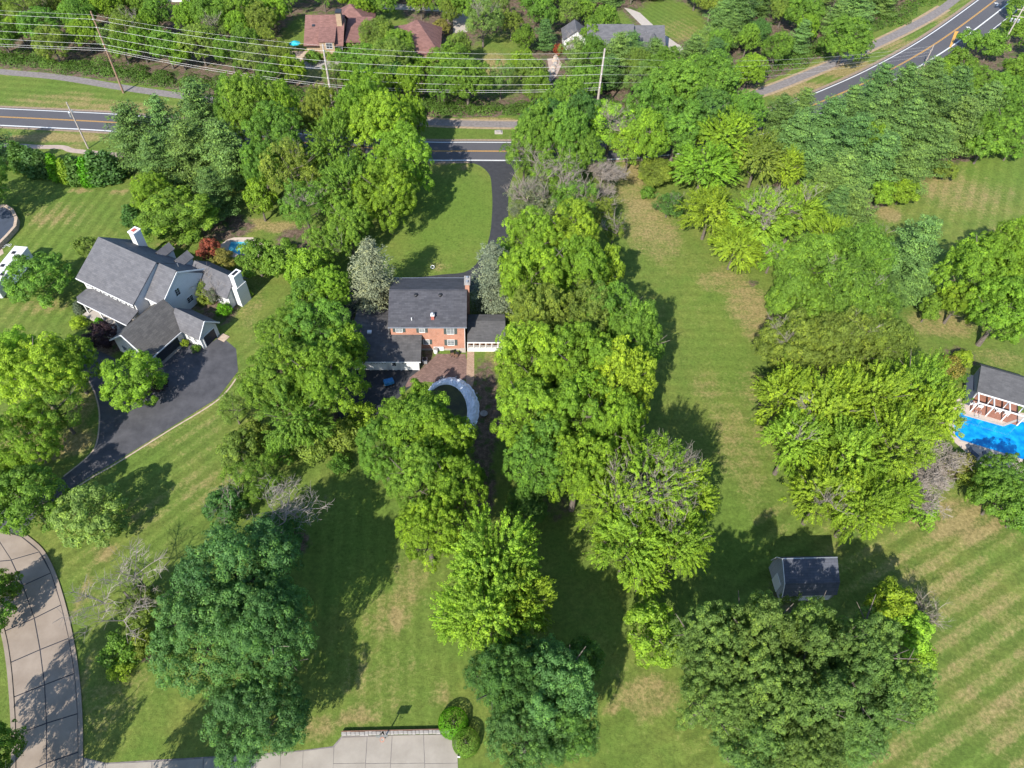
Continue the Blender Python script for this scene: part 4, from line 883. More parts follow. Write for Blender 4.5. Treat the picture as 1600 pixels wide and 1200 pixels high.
for i in range(7):
    th = .013 if i == 0 else .022
    wire(W(b1, p1z[i]), (pL[0], pL[1], zfor(pL[0], pL[1], yL[i])), .35, f'{rank[i]} power wire left of the tall brown pole', r=th)
    wire(W(b1, p1z[i]), W(b3, p3z[i]), .7, f'{rank[i]} wire between the brown pole and left central pole', r=th)
    wire(W(b3, p3z[i]), W(b4, p4z[i]), 1.0, f'{rank[i]} power wire between the two grey central poles', r=th)
    if i < 4: wire(W(b4, p4z[i + 1]), (b6[0], b6[1], 5.9 - i * .75), 2.0, f'{rank[i]} thin wire right of the grey central pole', 18, r=.013)
#@@TREES
# ------------------------------------------------------------------ vegetation
rng = np.random.default_rng(11)
def unit(v): return v / np.maximum(np.linalg.norm(v, axis=-1, keepdims=True), 1e-9)
def leaves_mesh(name, c, n, size, tone, aspect=.62, along=None, mat='leaf'):
    """one small rhombic leaf spray per point"""
    N_ = len(c); r_ = rng.normal(size=(N_, 3)) if along is None else along + .35 * rng.normal(size=(N_, 3))
    n = unit(n); t = unit(r_ - n * np.sum(r_ * n, -1, keepdims=True)); b_ = np.cross(n, t)
    s_ = (size * rng.uniform(.7, 1.3, N_))[:, None]
    fold = n * s_ * .12
    v = np.stack([c - t * s_ * .5, c + b_ * s_ * aspect * .5 - fold * 0, c + t * s_ * .5 - fold, c - b_ * s_ * aspect * .5], 1).reshape(-1, 3)
    me = bpy.data.meshes.new(name); me.vertices.add(len(v)); me.vertices.foreach_set('co', v.ravel().astype(np.float32))
    me.loops.add(4 * N_); me.loops.foreach_set('vertex_index', np.arange(4 * N_)); me.polygons.add(N_)
    me.polygons.foreach_set('loop_start', np.arange(0, 4 * N_, 4)); me.polygons.foreach_set('loop_total', np.full(N_, 4)); me.update()
    a = me.attributes.new('tone', 'FLOAT', 'FACE'); a.data.foreach_set('value', np.clip(tone, 0, 1).astype(np.float32))
    me.materials.append(M[mat]); return me
def sphere_dirs(k, zmin=-.3):
    i = np.arange(k) + .5; z = 1 - (1 - zmin) * i / k; ph = i * 2.39996 + rng.uniform(0, 6.28)
    r_ = np.sqrt(np.maximum(0, 1 - z * z)); d = np.stack([r_ * np.cos(ph), r_ * np.sin(ph), z], -1)
    return unit(d + rng.normal(size=d.shape) * .22)
def crown_broad(name, Rr, half, zc, nl=16, cl=30, lv=34, cr=.62, leaf=.34, spike=0., gap=0., soft=False, lr_=(.30, .46), jl=(.68, 1.16)):
    """limb-end lobes -> leaf clumps -> leaf sprays"""
    C_, N_, T_, A_ = [], [], [], []
    dirs = sphere_dirs(nl, -.45); E = np.array([Rr, Rr, half])
    for d in dirs:
        if rng.random() < gap: continue
        lr = Rr * rng.uniform(*lr_); lc = d * (E - lr * .85) * rng.uniform(*jl)
        k = max(6, int(cl * (lr / (Rr * .38)) ** 2)); dd = unit(rng.normal(size=(k * 2, 3)) + d * .75 + np.array([0, 0, .35])); dd = dd[:k]
        cp = lc + dd * lr * rng.uniform(.55, 1.16, (k, 1)) * np.array([1, 1, .85])
        if spike: cp = cp + unit(lc * [1, 1, .35]) * rng.uniform(-.5, 1, (k, 1)) * lr * spike
        cn = unit(dd + np.array([0, 0, .8])); ctone = rng.uniform(.0, 1) * .3 + rng.uniform(0, 1, k) ** 1.3 * .5
        csz = cr * rng.uniform(.5, 1.45, k)
        for q in range(k):
            m_ = int(lv * rng.uniform(.7, 1.3) * csz[q] / cr)
            u = rng.normal(size=(m_, 3)); tang = u - cn[q] * (u @ cn[q])[:, None]; tl = np.linalg.norm(tang, axis=1, keepdims=True); td = tang / tl
            rad = np.sqrt(rng.random((m_, 1)))
            if spike:
                ax = unit(dd[q] + unit(lc) * .9 + np.array([0, 0, -.1])); p = td * rad * csz[q] * .5 + ax * rng.uniform(-1, 1, (m_, 1)) * csz[q] * 1.25
                nn = cn[q] + td * .5 + rng.normal(size=(m_, 3)) * .35; al = np.repeat(ax[None], m_, 0)
            else:
                p = td * rad * csz[q] + cn[q] * (csz[q] * (.62 * (1 - rad ** 2)) + rng.normal(size=(m_, 1)) * .07)
                nn = cn[q] + td * rad * 1.0 + rng.normal(size=(m_, 3)) * (.25 if soft else .33); al = td + rng.normal(size=(m_, 3)) * .5
            C_.append(cp[q] + p); N_.append(nn); A_.append(al); T_.append(ctone[q] + rng.uniform(-.15, .35, m_))
    m_ = int(nl * cl * lv * .06); u = unit(rng.normal(size=(m_, 3))) * (rng.random((m_, 1)) ** .5) * .74 * E; C_.append(u); N_.append(rng.normal(size=(m_, 3)) + [0, 0, .8]); A_.append(rng.normal(size=(m_, 3))); T_.append(rng.uniform(.1, .5, m_))
    c = np.concatenate(C_); c[:, 2] += zc; keep = c[:, 2] > .15
    return leaves_mesh(name, c[keep], np.concatenate(N_)[keep], leaf, np.concatenate(T_)[keep], .62, np.concatenate(A_)[keep])
def crown_pine(name, H, Rr, z0=.12, levels=17, per=6, droop=.0, leaf=.5, spray=9, tipw=1.0, mat='needle', power=.8):
    C_, N_, T_, A_ = [], [], [], []
    for i in range(levels):
        f = (i + rng.uniform(0, .5)) / levels; z = H * (z0 + (1 - z0) * f); L_ = Rr * ((1 - f) ** power * .95 + .06) * rng.uniform(.75, 1.15)
        a0 = rng.uniform(0, 6.28)
        for k in range(per):
            a = a0 + k * 2 * math.pi / per + rng.uniform(-.3, .3); l_ = L_ * rng.uniform(.5, 1.2); ns = max(3, int(l_ / .38))
            d = np.array([math.cos(a), math.sin(a), 0]); side = np.array([-d[1], d[0], 0]); tn = rng.uniform(.15, .6)
            for j in range(ns):
                g = (j + 1) / ns
                if g < .18 and l_ > 1.5: continue
                wd = l_ * .20 * tipw * math.sin(math.pi * min(1, g * .9)) ** .6 + .15
                m_ = spray; s_ = rng.uniform(-1, 1, (m_, 1))
                zz = z - droop * l_ * g + .16 * l_ * g * g
                p = d * l_ * g + side * s_ * wd + np.array([0, 0, zz]) + rng.normal(size=(m_, 3)) * [.14, .14, .15] - np.abs(s_) * [0, 0, .15]
                C_.append(p); N_.append(np.array([0, 0, .9]) + d * .3 + side * s_ * .5 + rng.normal(size=(m_, 3)) * .55); A_.append(d + side * s_ * .9 + rng.normal(size=(m_, 3)) * .3)
                T_.append(tn + rng.uniform(-.15, .35, m_))
    for q in range(14):
        C_.append(np.array([[0, 0, H * rng.uniform(.93, 1.0)]]) + rng.normal(size=(1, 3)) * .15); N_.append(rng.normal(size=(1, 3)) + [0, 0, .5]); A_.append(np.array([[0, 0, 1.]])); T_.append(rng.uniform(.3, .8, 1))
    m_ = int(levels * per * 14); f = rng.random((m_, 1)); a = rng.uniform(0, 6.28, (m_, 1)); r_ = Rr * (1 - f) ** power * .55 * rng.random((m_, 1)) ** .5
    C_.append(np.hstack([r_ * np.cos(a), r_ * np.sin(a), H * (z0 + (1 - z0) * f) - .2])); N_.append(rng.normal(size=(m_, 3)) + [0, 0, 1]); A_.append(rng.normal(size=(m_, 3))); T_.append(rng.uniform(0, .4, m_))
    return leaves_mesh(name, np.concatenate(C_), np.concatenate(N_), leaf, np.concatenate(T_), .42, np.concatenate(A_), mat)
def crown_shell(name, prof, n_leaf, leaf, jit=.12, lump=.1, mat='leaf', fuzz=.4):
    """clipped or columnar plant: prof(f)->radius for height fraction; unit height scaled by H"""
    H, fn = prof; C_, N_, T_ = [], [], []
    f = rng.random(n_leaf); a = rng.uniform(0, 6.28, n_leaf); r0 = np.array([fn(x) for x in f])
    keep = rng.random(n_leaf) < np.maximum(r0 / max(r0), .1); f, a, r0 = f[keep], a[keep], r0[keep]
    ph = rng.uniform(0, 6.28, 6)
    lum = sum(np.sin(a * (2 + i) + f * (9 + 3 * i) + ph[i]) for i in range(6)) / 6
    r_ = r0 * (1 + lump * lum) + rng.normal(size=len(f)) * jit
    dr = np.array([(fn(min(1, x + .02)) - fn(max(0, x - .02))) / (.04 * H) for x in f])
    nn = np.stack([np.cos(a), np.sin(a), -dr], -1)
    c = np.stack([r_ * np.cos(a), r_ * np.sin(a), f * H], -1)
    return leaves_mesh(name, c, unit(nn) + rng.normal(size=c.shape) * fuzz, leaf, .35 + .25 * lum + rng.uniform(-.2, .3, len(f)), .6, None, mat)
def trunk_mesh(name, H, r, limbs, seed, spread=.5, start=.25, mat='bark'):
    rr_ = random.Random(seed); q = MB()
    top = Vector((rr_.uniform(-.2, .2), rr_.uniform(-.2, .2), H * .72))
    q.tube([(0, 0, -.05), (0, 0, H * .12), (0.05, 0, H * .35), top], [r * 1.25, r, r * .75, r * .25], 8)
    for k in range(limbs):
        a = k * 2.4 + rr_.uniform(-.4, .4); z = H * (start + (.7 - start) * k / max(1, limbs)); l_ = H * spread * rr_.uniform(.5, .85)
        d = Vector((math.cos(a), math.sin(a), rr_.uniform(.35, .8))); p0 = Vector((0, 0, z)); p1 = p0 + d * l_ * .5; p2 = p1 + (d + Vector((0, 0, .35))) * l_ * .4
        q.tube([p0, p1, p2], [r * .5, r * .3, r * .08], 5)
        e = Vector((math.cos(a + .8), math.sin(a + .8), .5)); q.tube([p1, p1 + e * l_ * .4], [r * .25, r * .06], 4)
    m_ = q.mesh(name); m_.materials.append(M[mat]); return m_
def twig_mesh(name, H, r, seed, mat, levels=4, kids=4, spread=.75, up=.55, l0=.34, sides=4, curl=.25, start=None, base_dirs=None, thin=.55):
    rr_ = random.Random(seed); q = MB()
    def grow(p, d, l_, rad, lev):
        d = d.normalized(); pts = [p]; dd = d.copy(); seg = 3
        for s_ in range(seg):
            dd = (dd + Vector((rr_.gauss(0, curl), rr_.gauss(0, curl), rr_.gauss(0, curl) * .7)) * .6).normalized(); pts.append(pts[-1] + dd * l_ / seg)
        q.tube(pts, [rad, rad * .85, rad * .7, rad * .5], sides if lev < 2 else 3, cap=False)
        if lev >= levels: return
        for k in range(kids + (1 if lev > 1 else 0)):
            i_ = rr_.choice((1, 2, 3, 3)); a = rr_.uniform(0, 6.28); sd = Vector((math.cos(a), math.sin(a), rr_.uniform(-.1, up)))
            grow(pts[i_], dd * (1 - spread * .5) + sd * spread, l_ * rr_.uniform(.55, .8), max(.019, rad * thin), lev + 1)
    if base_dirs is None:
        grow(Vector((0, 0, 0)), Vector((0, 0, 1)), H * l0, r, 0)
    else:
        for p, d, l_ in base_dirs: grow(Vector(p), Vector(d), l_, r, 1)
    m_ = q.mesh(name); m_.materials.append(M[mat]); return m_

# prototypes --------------------------------------------------------
PR = {}
def add(kind, crown, trunk, Rr, H, extra=None):
    me_ = crown or extra; co = np.empty(len(me_.vertices) * 3); me_.vertices.foreach_get('co', co); co = co.reshape(-1, 3)
    Rr = float(np.percentile(np.hypot(co[:, 0], co[:, 1]), 97)); H = float(np.percentile(co[:, 2], 99.7))
    PR.setdefault(kind, []).append((crown, trunk, Rr, H, extra))
for s_ in range(5):    # large soft lobed crowns
    add('lobed', crown_broad(f'lobed_crown{s_}', 6, 5.2, 7.4, 24, 46, 58, .44, .205, lr_=(.2, .46)), trunk_mesh('lobed_trunk', 12.5, .34, 7, s_), 6.2, 12.6)
for s_ in range(4):    # spiky sprays (yellow green)
    add('spray', crown_broad(f'spray_crown{s_}', 6, 5.0, 7.2, 24, 50, 46, .42, .22, spike=.6, lr_=(.2, .46)), trunk_mesh('spray_trunk', 12, .32, 7, 20 + s_), 6.5, 12.4)
for s_ in range(4):    # fine textured, cloudy
    add('fine', crown_broad(f'fine_crown{s_}', 6.5, 5.2, 7.6, 22, 60, 50, .5, .205, soft=True, lr_=(.24, .48)), trunk_mesh('fine_trunk', 13, .38, 7, 30 + s_), 6.9, 13)
for s_ in range(3):    # airy, open crowns
    add('airy', crown_broad(f'airy_crown{s_}', 5.5, 4.8, 7, 22, 30, 38, .5, .215, gap=.12, lr_=(.25, .4)), trunk_mesh('airy_trunk', 12, .28, 9, 40 + s_, .6), 5.8, 12)
for s_ in range(3):    # small trees
    add('small', crown_broad(f'small_crown{s_}', 3, 2.9, 3.7, 13, 20, 30, .42, .27), trunk_mesh('small_trunk', 6.4, .16, 6, 50 + s_), 3.15, 6.6)
for s_ in range(2):    # dense round young trees
    add('round', crown_broad(f'round_crown{s_}', 3.4, 3.9, 4.3, 40, 26, 44, .34, .2, lr_=(.2, .28), jl=(.96, 1.02)), trunk_mesh('round_trunk', 7.6, .16, 5, 60 + s_), 3.6, 8.1)
for s_ in range(2):
    add('bush', crown_broad(f'bush_crown{s_}', 1.6, 1.1, 1.0, 12, 12, 22, .28, .17), trunk_mesh('bush_stem', 2.0, .07, 5, 70 + s_, .5, .05), 1.65, 2.1)
for s_ in range(4):
    add('pine', crown_pine(f'pine_crown{s_}', 14, 4.9, .1, 15, 7, -.02, .34, 24, 1.35, power=.55), trunk_mesh('pine_trunk', 16, .26, 0, 80 + s_), 4.3, 14)
for s_ in range(2):
    add('spruce', crown_pine(f'spruce_crown{s_}', 14, 3.6, .04, 20, 8, .06, .27, 20, 1.5, power=.55), trunk_mesh('spruce_trunk', 16, .24, 0, 90 + s_), 3.4, 14)
for s_ in range(2):
    add('cone', crown_shell(f'cone_crown{s_}', (5.5, lambda f: 1.15 * (1 - f) ** .7 * min(1, .7 + f * 2) + .05), 2600, .34, .13, .22, fuzz=.5), trunk_mesh('cone_trunk', 5, .12, 0, 95), 1.2, 5.5)
add('hedge', crown_shell('hedge_crown', (2.0, lambda f: 1.9 * math.sqrt(max(0, 1 - max(0, f * 1.25 - .25) ** 2.4))), 6000, .14, .04, .03, fuzz=.3), trunk_mesh('hedge_stem', 1.6, .1, 4, 97, .4, .05), 1.9, 2)
add('dead', None, None, 6, 12, twig_mesh('dead_branches', 12, .21, 8, 'bark_gray', 5, 3, .72, .5, .36, curl=.2, thin=.55))
add('dead', None, None, 6, 9, twig_mesh('dead_branches2', 9, .17, 21, 'bark_gray', 4, 4, .7, .35, .42, curl=.09, thin=.5))
add('deadbrush', None, None, 4, 8, twig_mesh('dead_brush', 8, .2, 15, 'bark_mauve', 5, 5, .85, .45, .36, curl=.15, thin=.42))
twA = twig_mesh('bare_twigs', 5, .09, 31, 'bark_mauve', 3, 4, .6, .6, base_dirs=[((0, 0, 0), (.5, .2, 1), 2.2), ((0, 0, 0), (-.5, .4, 1), 2.0), ((0, 0, 0), (.1, -.5, 1), 2.3), ((0, 0, 0), (.6, -.4, .8), 2.2)], thin=.42)
# trees --------------------------------------------------------------
COL = dict(bright=(.155, .262, .024), lime=(.190, .290, .026), yellow=(.215, .350, .032), mid=(.118, .218, .029), deep=(.070, .150, .033), teal=(.084, .178, .050), olive=(.145, .205, .034),
           oak=(.112, .186, .044), pine=(.074, .140, .034), pinelight=(.098, .172, .040), gray=(.130, .152, .092), red=(.26, .07, .04), rust=(.18, .17, .04), purple=(.035, .022, .028), fresh=(.09, .25, .010), pale=(.155, .235, .052))
tree_names = dict(lobed='broadleaf_tree', spray='broadleaf_tree', fine='broadleaf_tree', airy='broadleaf_tree', small='small_tree', round='small_tree', bush='shrub', pine='pine_tree', spruce='spruce_tree', cone='conical_evergreen', hedge='clipped_shrub', dead='dead_tree', deadbrush='dead_tree')
cats = dict(bush='shrub', hedge='shrub')
trr = random.Random(42); cnt = {}
def crownz(kind, h): return h * {'pine': .38, 'spruce': .4, 'cone': .45, 'dead': .5, 'deadbrush': .5, 'hedge': .5, 'bush': .45}.get(kind, .60)
TREES = []
ORD = ['first', 'second', 'third', 'fourth', 'fifth', 'sixth', 'seventh', 'eighth', 'ninth', 'tenth', 'eleventh', 'twelfth']
PENDING = []
def settle():
    keys = {}
    for x, o, col, what, place in PENDING: keys.setdefault((col, what, place), []).append((x, o))
    for (col, what, place), l_ in keys.items():
        l_.sort(key=lambda q: q[0])
        for i, (x, o) in enumerate(l_):
            o['label'] = f'{col} {what}, {place}' if len(l_) == 1 else f'{ORD[min(i, 11)]} {col} {what} from left, {place}'
CW = dict(mid='green', bright='bright', olive='olive', deep='dark', pine='dark', pinelight='pale', pale='greyish', lime='lime')
def tree(px_, py_, rpx, h, kind, col, label, group=None, twigs=0, name=None, at_base=False, var=None, asp=1.0, rest=0.0):
    zc = crownz(kind, h); x, y, _ = P(px_, py_, 0 if at_base else zc); Rm = rpx * PXM(py_, zc)
    k = cnt.get(kind, 0); cnt[kind] = k + 1
    crown, trunk, R0, H0, extra = PR[kind][(k if var is None else var) % len(PR[kind])]
    t = empty(name or tree_names[kind], (x, y, 0), trr.uniform(0, 6.28), label, cats.get(kind, 'tree'), group)
    sx, sz = Rm / R0, h / H0; c_ = COL[col] if isinstance(col, str) else col
    j = trr.uniform(.9, 1.12); hj = trr.uniform(-.1, .1); cc = (c_[0] * j * (1 + hj), c_[1] * j, c_[2] * j * (1 - hj), 1)
    if crown:
        o = link(bpy.data.objects.new('crown', crown)); o.parent = t; o.scale = (sx * asp, sx / asp, sz); o.color = cc
        o = link(bpy.data.objects.new('stem' if kind in ('bush', 'hedge') else 'trunk', trunk)); o.parent = t; o.scale = ((sx + sz) / 2, (sx + sz) / 2, sz)
    else:
        o = link(bpy.data.objects.new('trunk', extra)); o.parent = t; o.scale = (sx, sx, sz)
    for i in range(twigs):
        a = trr.uniform(0, 6.28); rad = trr.uniform(.2, .75) * Rm; o = link(bpy.data.objects.new('bare_branch', twA)); o.parent = t
        zz = zc + (h - zc) * math.sqrt(max(0, 1 - (rad / Rm) ** 2)) * .62; s_ = trr.uniform(.7, 1.1)
        o.location = (rad * math.cos(a), rad * math.sin(a), zz - 1.2); o.scale = (s_, s_, s_); o.rotation_euler = (trr.uniform(-.5, .5), trr.uniform(-.5, .5), trr.uniform(0, 6.28))
    TREES.append((x, y, Rm)); return t

T = tree
# --- lower left
T(372, 905, 95, 18, 'fine', 'teal', 'largest blue green tree at lower left, beside the bare white branched tree', asp=1.0)
T(330, 990, 88, 17, 'fine', 'teal', 'blue green tree at lower left directly above the dark shadow on the lawn')
T(420, 985, 72, 18, 'fine', 'teal', 'blue green tree bordering the central lawn shadow, right of its cluster')
T(405, 1118, 78, 11, 'fine', 'teal', 'blue green tree just above the long concrete driveway')
T(180, 1296, 84, 15, 'fine', 'teal', 'tree top rising over the bottom edge beside the driveway corner, shading the grass')
T(450, 772, 100, 13, 'dead', 'gray', 'bare dead tree with twisted pale branches above the blue green trees', var=0)
T(395, 745, 48, 7, 'airy', 'mid', 'thin green tree left of the bare dead tree')
T(372, 700, 34, 5, 'small', 'olive', 'small olive tree at the lawn edge above the bare dead tree')
T(350, 790, 36, 6, 'small', 'deep', 'small dark tree left of the twisted dead branches', twigs=2)
T(430, 830, 42, 6, 'small', 'deep', 'small dark tree tucked below the bare dead tree')
T(200, 930, 88, 8, 'dead', 'gray', 'leafless spreading tree between concrete street and blue green trees', var=1)
T(215, 945, 34, 4.5, 'small', 'olive', 'small olive tree growing through the leafless spreading tree', twigs=3)
T(190, 1015, 34, 3.6, 'bush', 'mid', 'green bush below the leafless tree, left one'); T(222, 1005, 26, 3.4, 'bush', 'olive', 'olive bush below the leafless tree, right one')
T(190, 1045, 22, 2.4, 'bush', 'lime', 'light green bush on the lawn below the leafless tree')
T(140, 802, 54, 8.5, 'round', 'pale', 'round pale green tree casting an oval shadow beside the black driveway')
T(42, 783, 56, 9.5, 'round', 'mid', 'round green tree at the top of the concrete street, left of its twin')
T(-2, 770, 40, 8, 'round', 'mid', 'green tree cut off by the left edge above the street')
T(8, 918, 26, 5, 'small', 'mid', 'small green tree at the left edge over the concrete street'); T(-25, 950, 40, 7, 'small', 'mid', 'green tree mostly beyond the left edge beside the street')
T(-60, 1180, 80, 14, 'lobed', 'mid', 'tree outside the lower left corner shading the street')
T(-15, 1262, 60, 12, 'airy', 'mid', 'tree below the lower left corner shading the slabs')
T(50, 590, 74, 13, 'lobed', 'yellow', 'large yellow green tree at the left edge beside the black driveway'); T(108, 572, 46, 11, 'lobed', 'bright', 'bright green crown reaching over the driveway, right of the yellow green tree')
T(22, 560, 50, 13, 'lobed', 'yellow', 'yellowest crown at the left edge below the camper')
T(40, 680, 56, 11, 'lobed', 'bright', 'bright airy tree at the left edge above the round street trees'); T(88, 640, 44, 10, 'airy', 'mid', 'airy green tree shading the grass island in the black driveway')
T(10, 735, 26, 5, 'small', 'lime', 'small lime green tree at left edge above the street trees')
T(205, 592, 50, 8.2, 'round', 'bright', 'round bright green tree in front of the white house garage')
T(57, 432, 50, 9.4, 'round', 'mid', 'round dark green tree between the white camper and the white house')
T(158, 522, 28, 4.4, 'small', 'purple', 'dark purple leaved tree left of the white house garage'); T(245, 600, 18, 2.5, 'bush', 'purple', 'dark purple bush behind the round bright tree')
T(122, 504, 15, 1.6, 'bush', 'lime', 'lime green shrub in the bed by the front porch'); T(122, 480, 10, 2.2, 'cone', 'gray', 'small blue grey conifer at the porch corner')
T(154, 502, 8, 1.4, 'cone', 'fresh', 'tiny bright green cone shrub beside the porch')
T(350, 484, 14, 2.3, 'bush', 'fresh', 'vivid green round bush by the white house garage'); T(320, 448, 17, 3.8, 'small', 'olive', 'small reddish olive tree against the white gable wall', twigs=1)
T(335, 458, 14, 3.6, 'small', 'gray', 'wispy grey tree beside the sun room wing', twigs=2); T(323, 466, 15, 2.2, 'bush', 'olive', 'olive shrub under the wispy tree by the gable')
T(387, 458, 8, 1.5, 'bush', 'yellow', 'small yellow shrub by the chimney of the white house'); T(289, 536, 7, 1.4, 'bush', 'lime', 'lime shrub between the garage doors, left one'); T(306, 545, 8, 1.4, 'bush', 'mid', 'green shrub between the garage doors, right one')
T(327, 388, 20, 4.6, 'small', 'red', 'red leaved tree above the grey wing roof, left part'); T(350, 403, 19, 4.4, 'small', 'rust', 'rust orange tree behind the sun room wing')
T(275, 338, 60, 9, 'round', 'mid', 'large round green tree behind the white house chimney', var=1)
T(205, 335, 18, 4, 'cone', 'deep', 'dark conifer at the left of the round tree behind the white house'); T(228, 322, 18, 4.5, 'cone', 'olive', 'olive conifer behind the white house chimney')
T(135, 385, 22, 4, 'small', 'olive', 'small olive tree on the striped lawn beside the big grey roof')
T(-45, 285, 60, 13, 'lobed', 'mid', 'tree beyond the left edge shading the striped lawn'); T(-30, 225, 40, 12, 'pine', 'pine', 'conifer beyond the left edge shading the sidewalk')
# conical screen along the left lawn
for i, (x_, y_, r_, h_, kd, cl_) in enumerate(((30, 245, 16, 6.5, 'cone', 'deep'), (50, 252, 16, 6.5, 'cone', 'pine'), (68, 256, 14, 6, 'cone', 'pine'), (86, 262, 12, 6, 'cone', 'fresh'), (102, 268, 11, 5.6, 'cone', 'lime'), (118, 265, 16, 6.4, 'cone', 'deep'), (136, 268, 14, 6.2, 'cone', 'fresh'), (150, 262, 20, 7, 'cone', 'deep'), (170, 260, 18, 6.6, 'cone', 'pine'))):
    T(x_, y_, r_ * 1.25, h_, kd, cl_, f'{"bright green" if cl_ in ("fresh", "lime") else "dark green"} conical evergreen, {["first", "second", "third", "fourth", "fifth", "sixth", "seventh", "eighth", "ninth"][i]} from the left in the screen row', 'conical evergreens screening the left lawn')
# big pines and broadleaf between road and white house
for i, (x_, y_, r_, h_, lb) in enumerate(((215, 225, 46, 14, 'leftmost big pine beside the road'), (262, 212, 38, 14, 'pine reaching over the road edge left of centre'), (250, 262, 44, 12, 'pine above the round green tree behind the white house'),
                                          (300, 250, 44, 14, 'big pine between the road and the white house'), (318, 195, 42, 16, 'tall pine standing against the road, right of its neighbours'), (355, 255, 46, 15, 'big pine at the right end of the pine group by the road'), (335, 310, 36, 11, 'pine just above the small turquoise pool'))):
    T(x_, y_, r_, h_, 'pine', 'pinelight' if i % 2 else 'pine', lb)
for a in ((238, 300, 34, 9, 'lobed', 'bright', 'bright green tree at the near left side of the big pines'), (405, 310, 26, 9, 'small', 'bright', 'slender bright tree above the small turquoise pool'), (395, 170, 48, 18, 'lobed', 'mid', 'tall green tree overlapping the road left of the central poles'),
          (430, 215, 50, 17.2, 'lobed', 'mid', 'green tree over the road between pines and bright maples'), (452, 265, 48, 14.9, 'airy', 'olive', 'airy olive tree in the centre left grove', None, 2), (410, 260, 36, 13.8, 'lobed', 'mid', 'green tree just right of the big pines'), (475, 320, 42, 12.6, 'airy', 'mid', 'airy green tree with grey twigs above the grey spruce', None, 3),
          (500, 180, 36, 14.9, 'lobed', 'olive', 'olive green tree at the road below the left central pole'), (520, 225, 46, 16.1, 'spray', 'mid', 'olive green tree left of the bright maples at the road'), (560, 180, 40, 17.2, 'lobed', 'bright', 'bright maple crown overlapping the footpath'), (600, 200, 56, 18, 'lobed', 'bright', 'largest bright maple over the road left of the open lawn'),
          (628, 250, 54, 17.2, 'lobed', 'bright', 'bright maple at the edge of the open front lawn'), (606, 305, 54, 14.9, 'lobed', 'bright', 'bright maple casting its shadow on the front lawn'), (545, 290, 48, 14.9, 'spray', 'mid', 'green tree behind the bright maples'), (545, 355, 38, 11.5, 'lobed', 'mid', 'green tree directly above the left grey spruce'),
          (510, 385, 36, 9, 'lobed', 'mid', 'green tree left of the grey spruce tip', None, 1), (400, 400, 36, 8, 'small', 'mid', 'green tree just right of the small turquoise pool'), (440, 405, 32, 8, 'small', 'mid', 'green tree in the row right of the turquoise pool'), (480, 425, 36, 9, 'small', 'bright', 'bright green tree left of the grey spruce'),
          (515, 450, 38, 9, 'lobed', 'bright', 'bright green tree touching the left grey spruce'), (478, 462, 32, 9, 'small', 'mid', 'green tree above the broad maple left of the garage'), (468, 432, 24, 7, 'small', 'bright', 'small bright tree at the edge of the white house lawn')):
    T(*a)
T(448, 520, 50, 12, 'lobed', 'mid', 'green maple at the upper left of the clump beside the garage'); T(500, 520, 58, 13, 'lobed', 'mid', 'green maple overhanging the white garage roof from above')
T(436, 592, 64, 14, 'lobed', 'mid', 'broad maple bordering the black driveway of the white house'); T(512, 600, 66, 15, 'lobed', 'bright', 'broad maple beside the shaded garage apron'); T(465, 650, 60, 13, 'spray', 'mid', 'lower maple of the clump left of the brick house')
T(545, 545, 34, 11, 'small', 'bright', 'small bright crown leaning over the garage roof'); T(365, 640, 26, 6, 'airy', 'olive', 'thin olive tree at the right edge of the striped left lawn')
T(395, 680, 28, 4, 'bush', 'olive', 'olive undergrowth bush left of three below the maples'); T(440, 700, 30, 4.4, 'bush', 'mid', 'green undergrowth bush above the bare dead tree'); T(490, 695, 34, 4.6, 'bush', 'olive', 'olive undergrowth bush in the middle below the maples')
T(535, 680, 32, 4.6, 'bush', 'olive', 'yellowish undergrowth bush left of the pond maple'); T(560, 650, 28, 4.6, 'bush', 'lime', 'yellow green bush beside the garage apron'); T(530, 725, 20, 2.6, 'bush', 'mid', 'small bush at the shaded top of the central lawn')
T(590, 486, 42, 15.5, 'spruce', 'gray', 'grey green spruce touching the left end of the brick house', at_base=True); T(768, 482, 42, 14.5, 'spruce', 'gray', 'grey green spruce at the right end of the brick house', at_base=True)
# centre, below the house
T(650, 668, 68, 14.9, 'lobed', 'bright', 'soft green tree hanging over the left side of the pond', var=3); T(690, 685, 52, 13.8, 'lobed', 'bright', 'soft green tree at the lower rim of the pond'); T(600, 705, 44, 12.6, 'lobed', 'mid', 'soft green tree at the upper left of the central lawn')
T(660, 760, 56, 14.9, 'lobed', 'mid', 'green tree in the middle of the clump below the pond'); T(715, 770, 50, 14.9, 'lobed', 'bright', 'bright green tree in the clump below the pond'); T(670, 830, 54, 14.9, 'lobed', 'bright', 'green tree at the lower end of the clump below the pond')
T(745, 745, 18, 5, 'small', 'mid', 'small green tree beside the leaf covered ground'); T(652, 628, 28, 9, 'small', 'bright', 'bright crown at the upper left rim of the pond')
T(770, 880, 80, 16.1, 'spray', 'lime', 'yellow green tree in the centre of the picture bottom, upper of its pair'); T(765, 955, 88, 16.1, 'spray', 'lime', 'yellow green tree with ragged edge over the central lawn'); T(725, 965, 48, 12.6, 'spray', 'yellow', 'yellowest ragged crown over the central lawn'); T(820, 940, 50, 13.8, 'spray', 'lime', 'ragged yellow green crown reaching into the dark shade')
T(797, 1062, 68, 16.1, 'fine', 'deep', 'dark blue green tree beside the clipped driveway shrub'); T(860, 1080, 76, 16.1, 'fine', 'teal', 'dark blue green tree right half of the bottom centre pair'); T(822, 1150, 64, 13.8, 'fine', 'teal', 'blue green tree at the bottom edge right of the driveway'); T(880, 1140, 54, 13.8, 'fine', 'deep', 'blue green tree at the bottom edge with bare patches beside it')
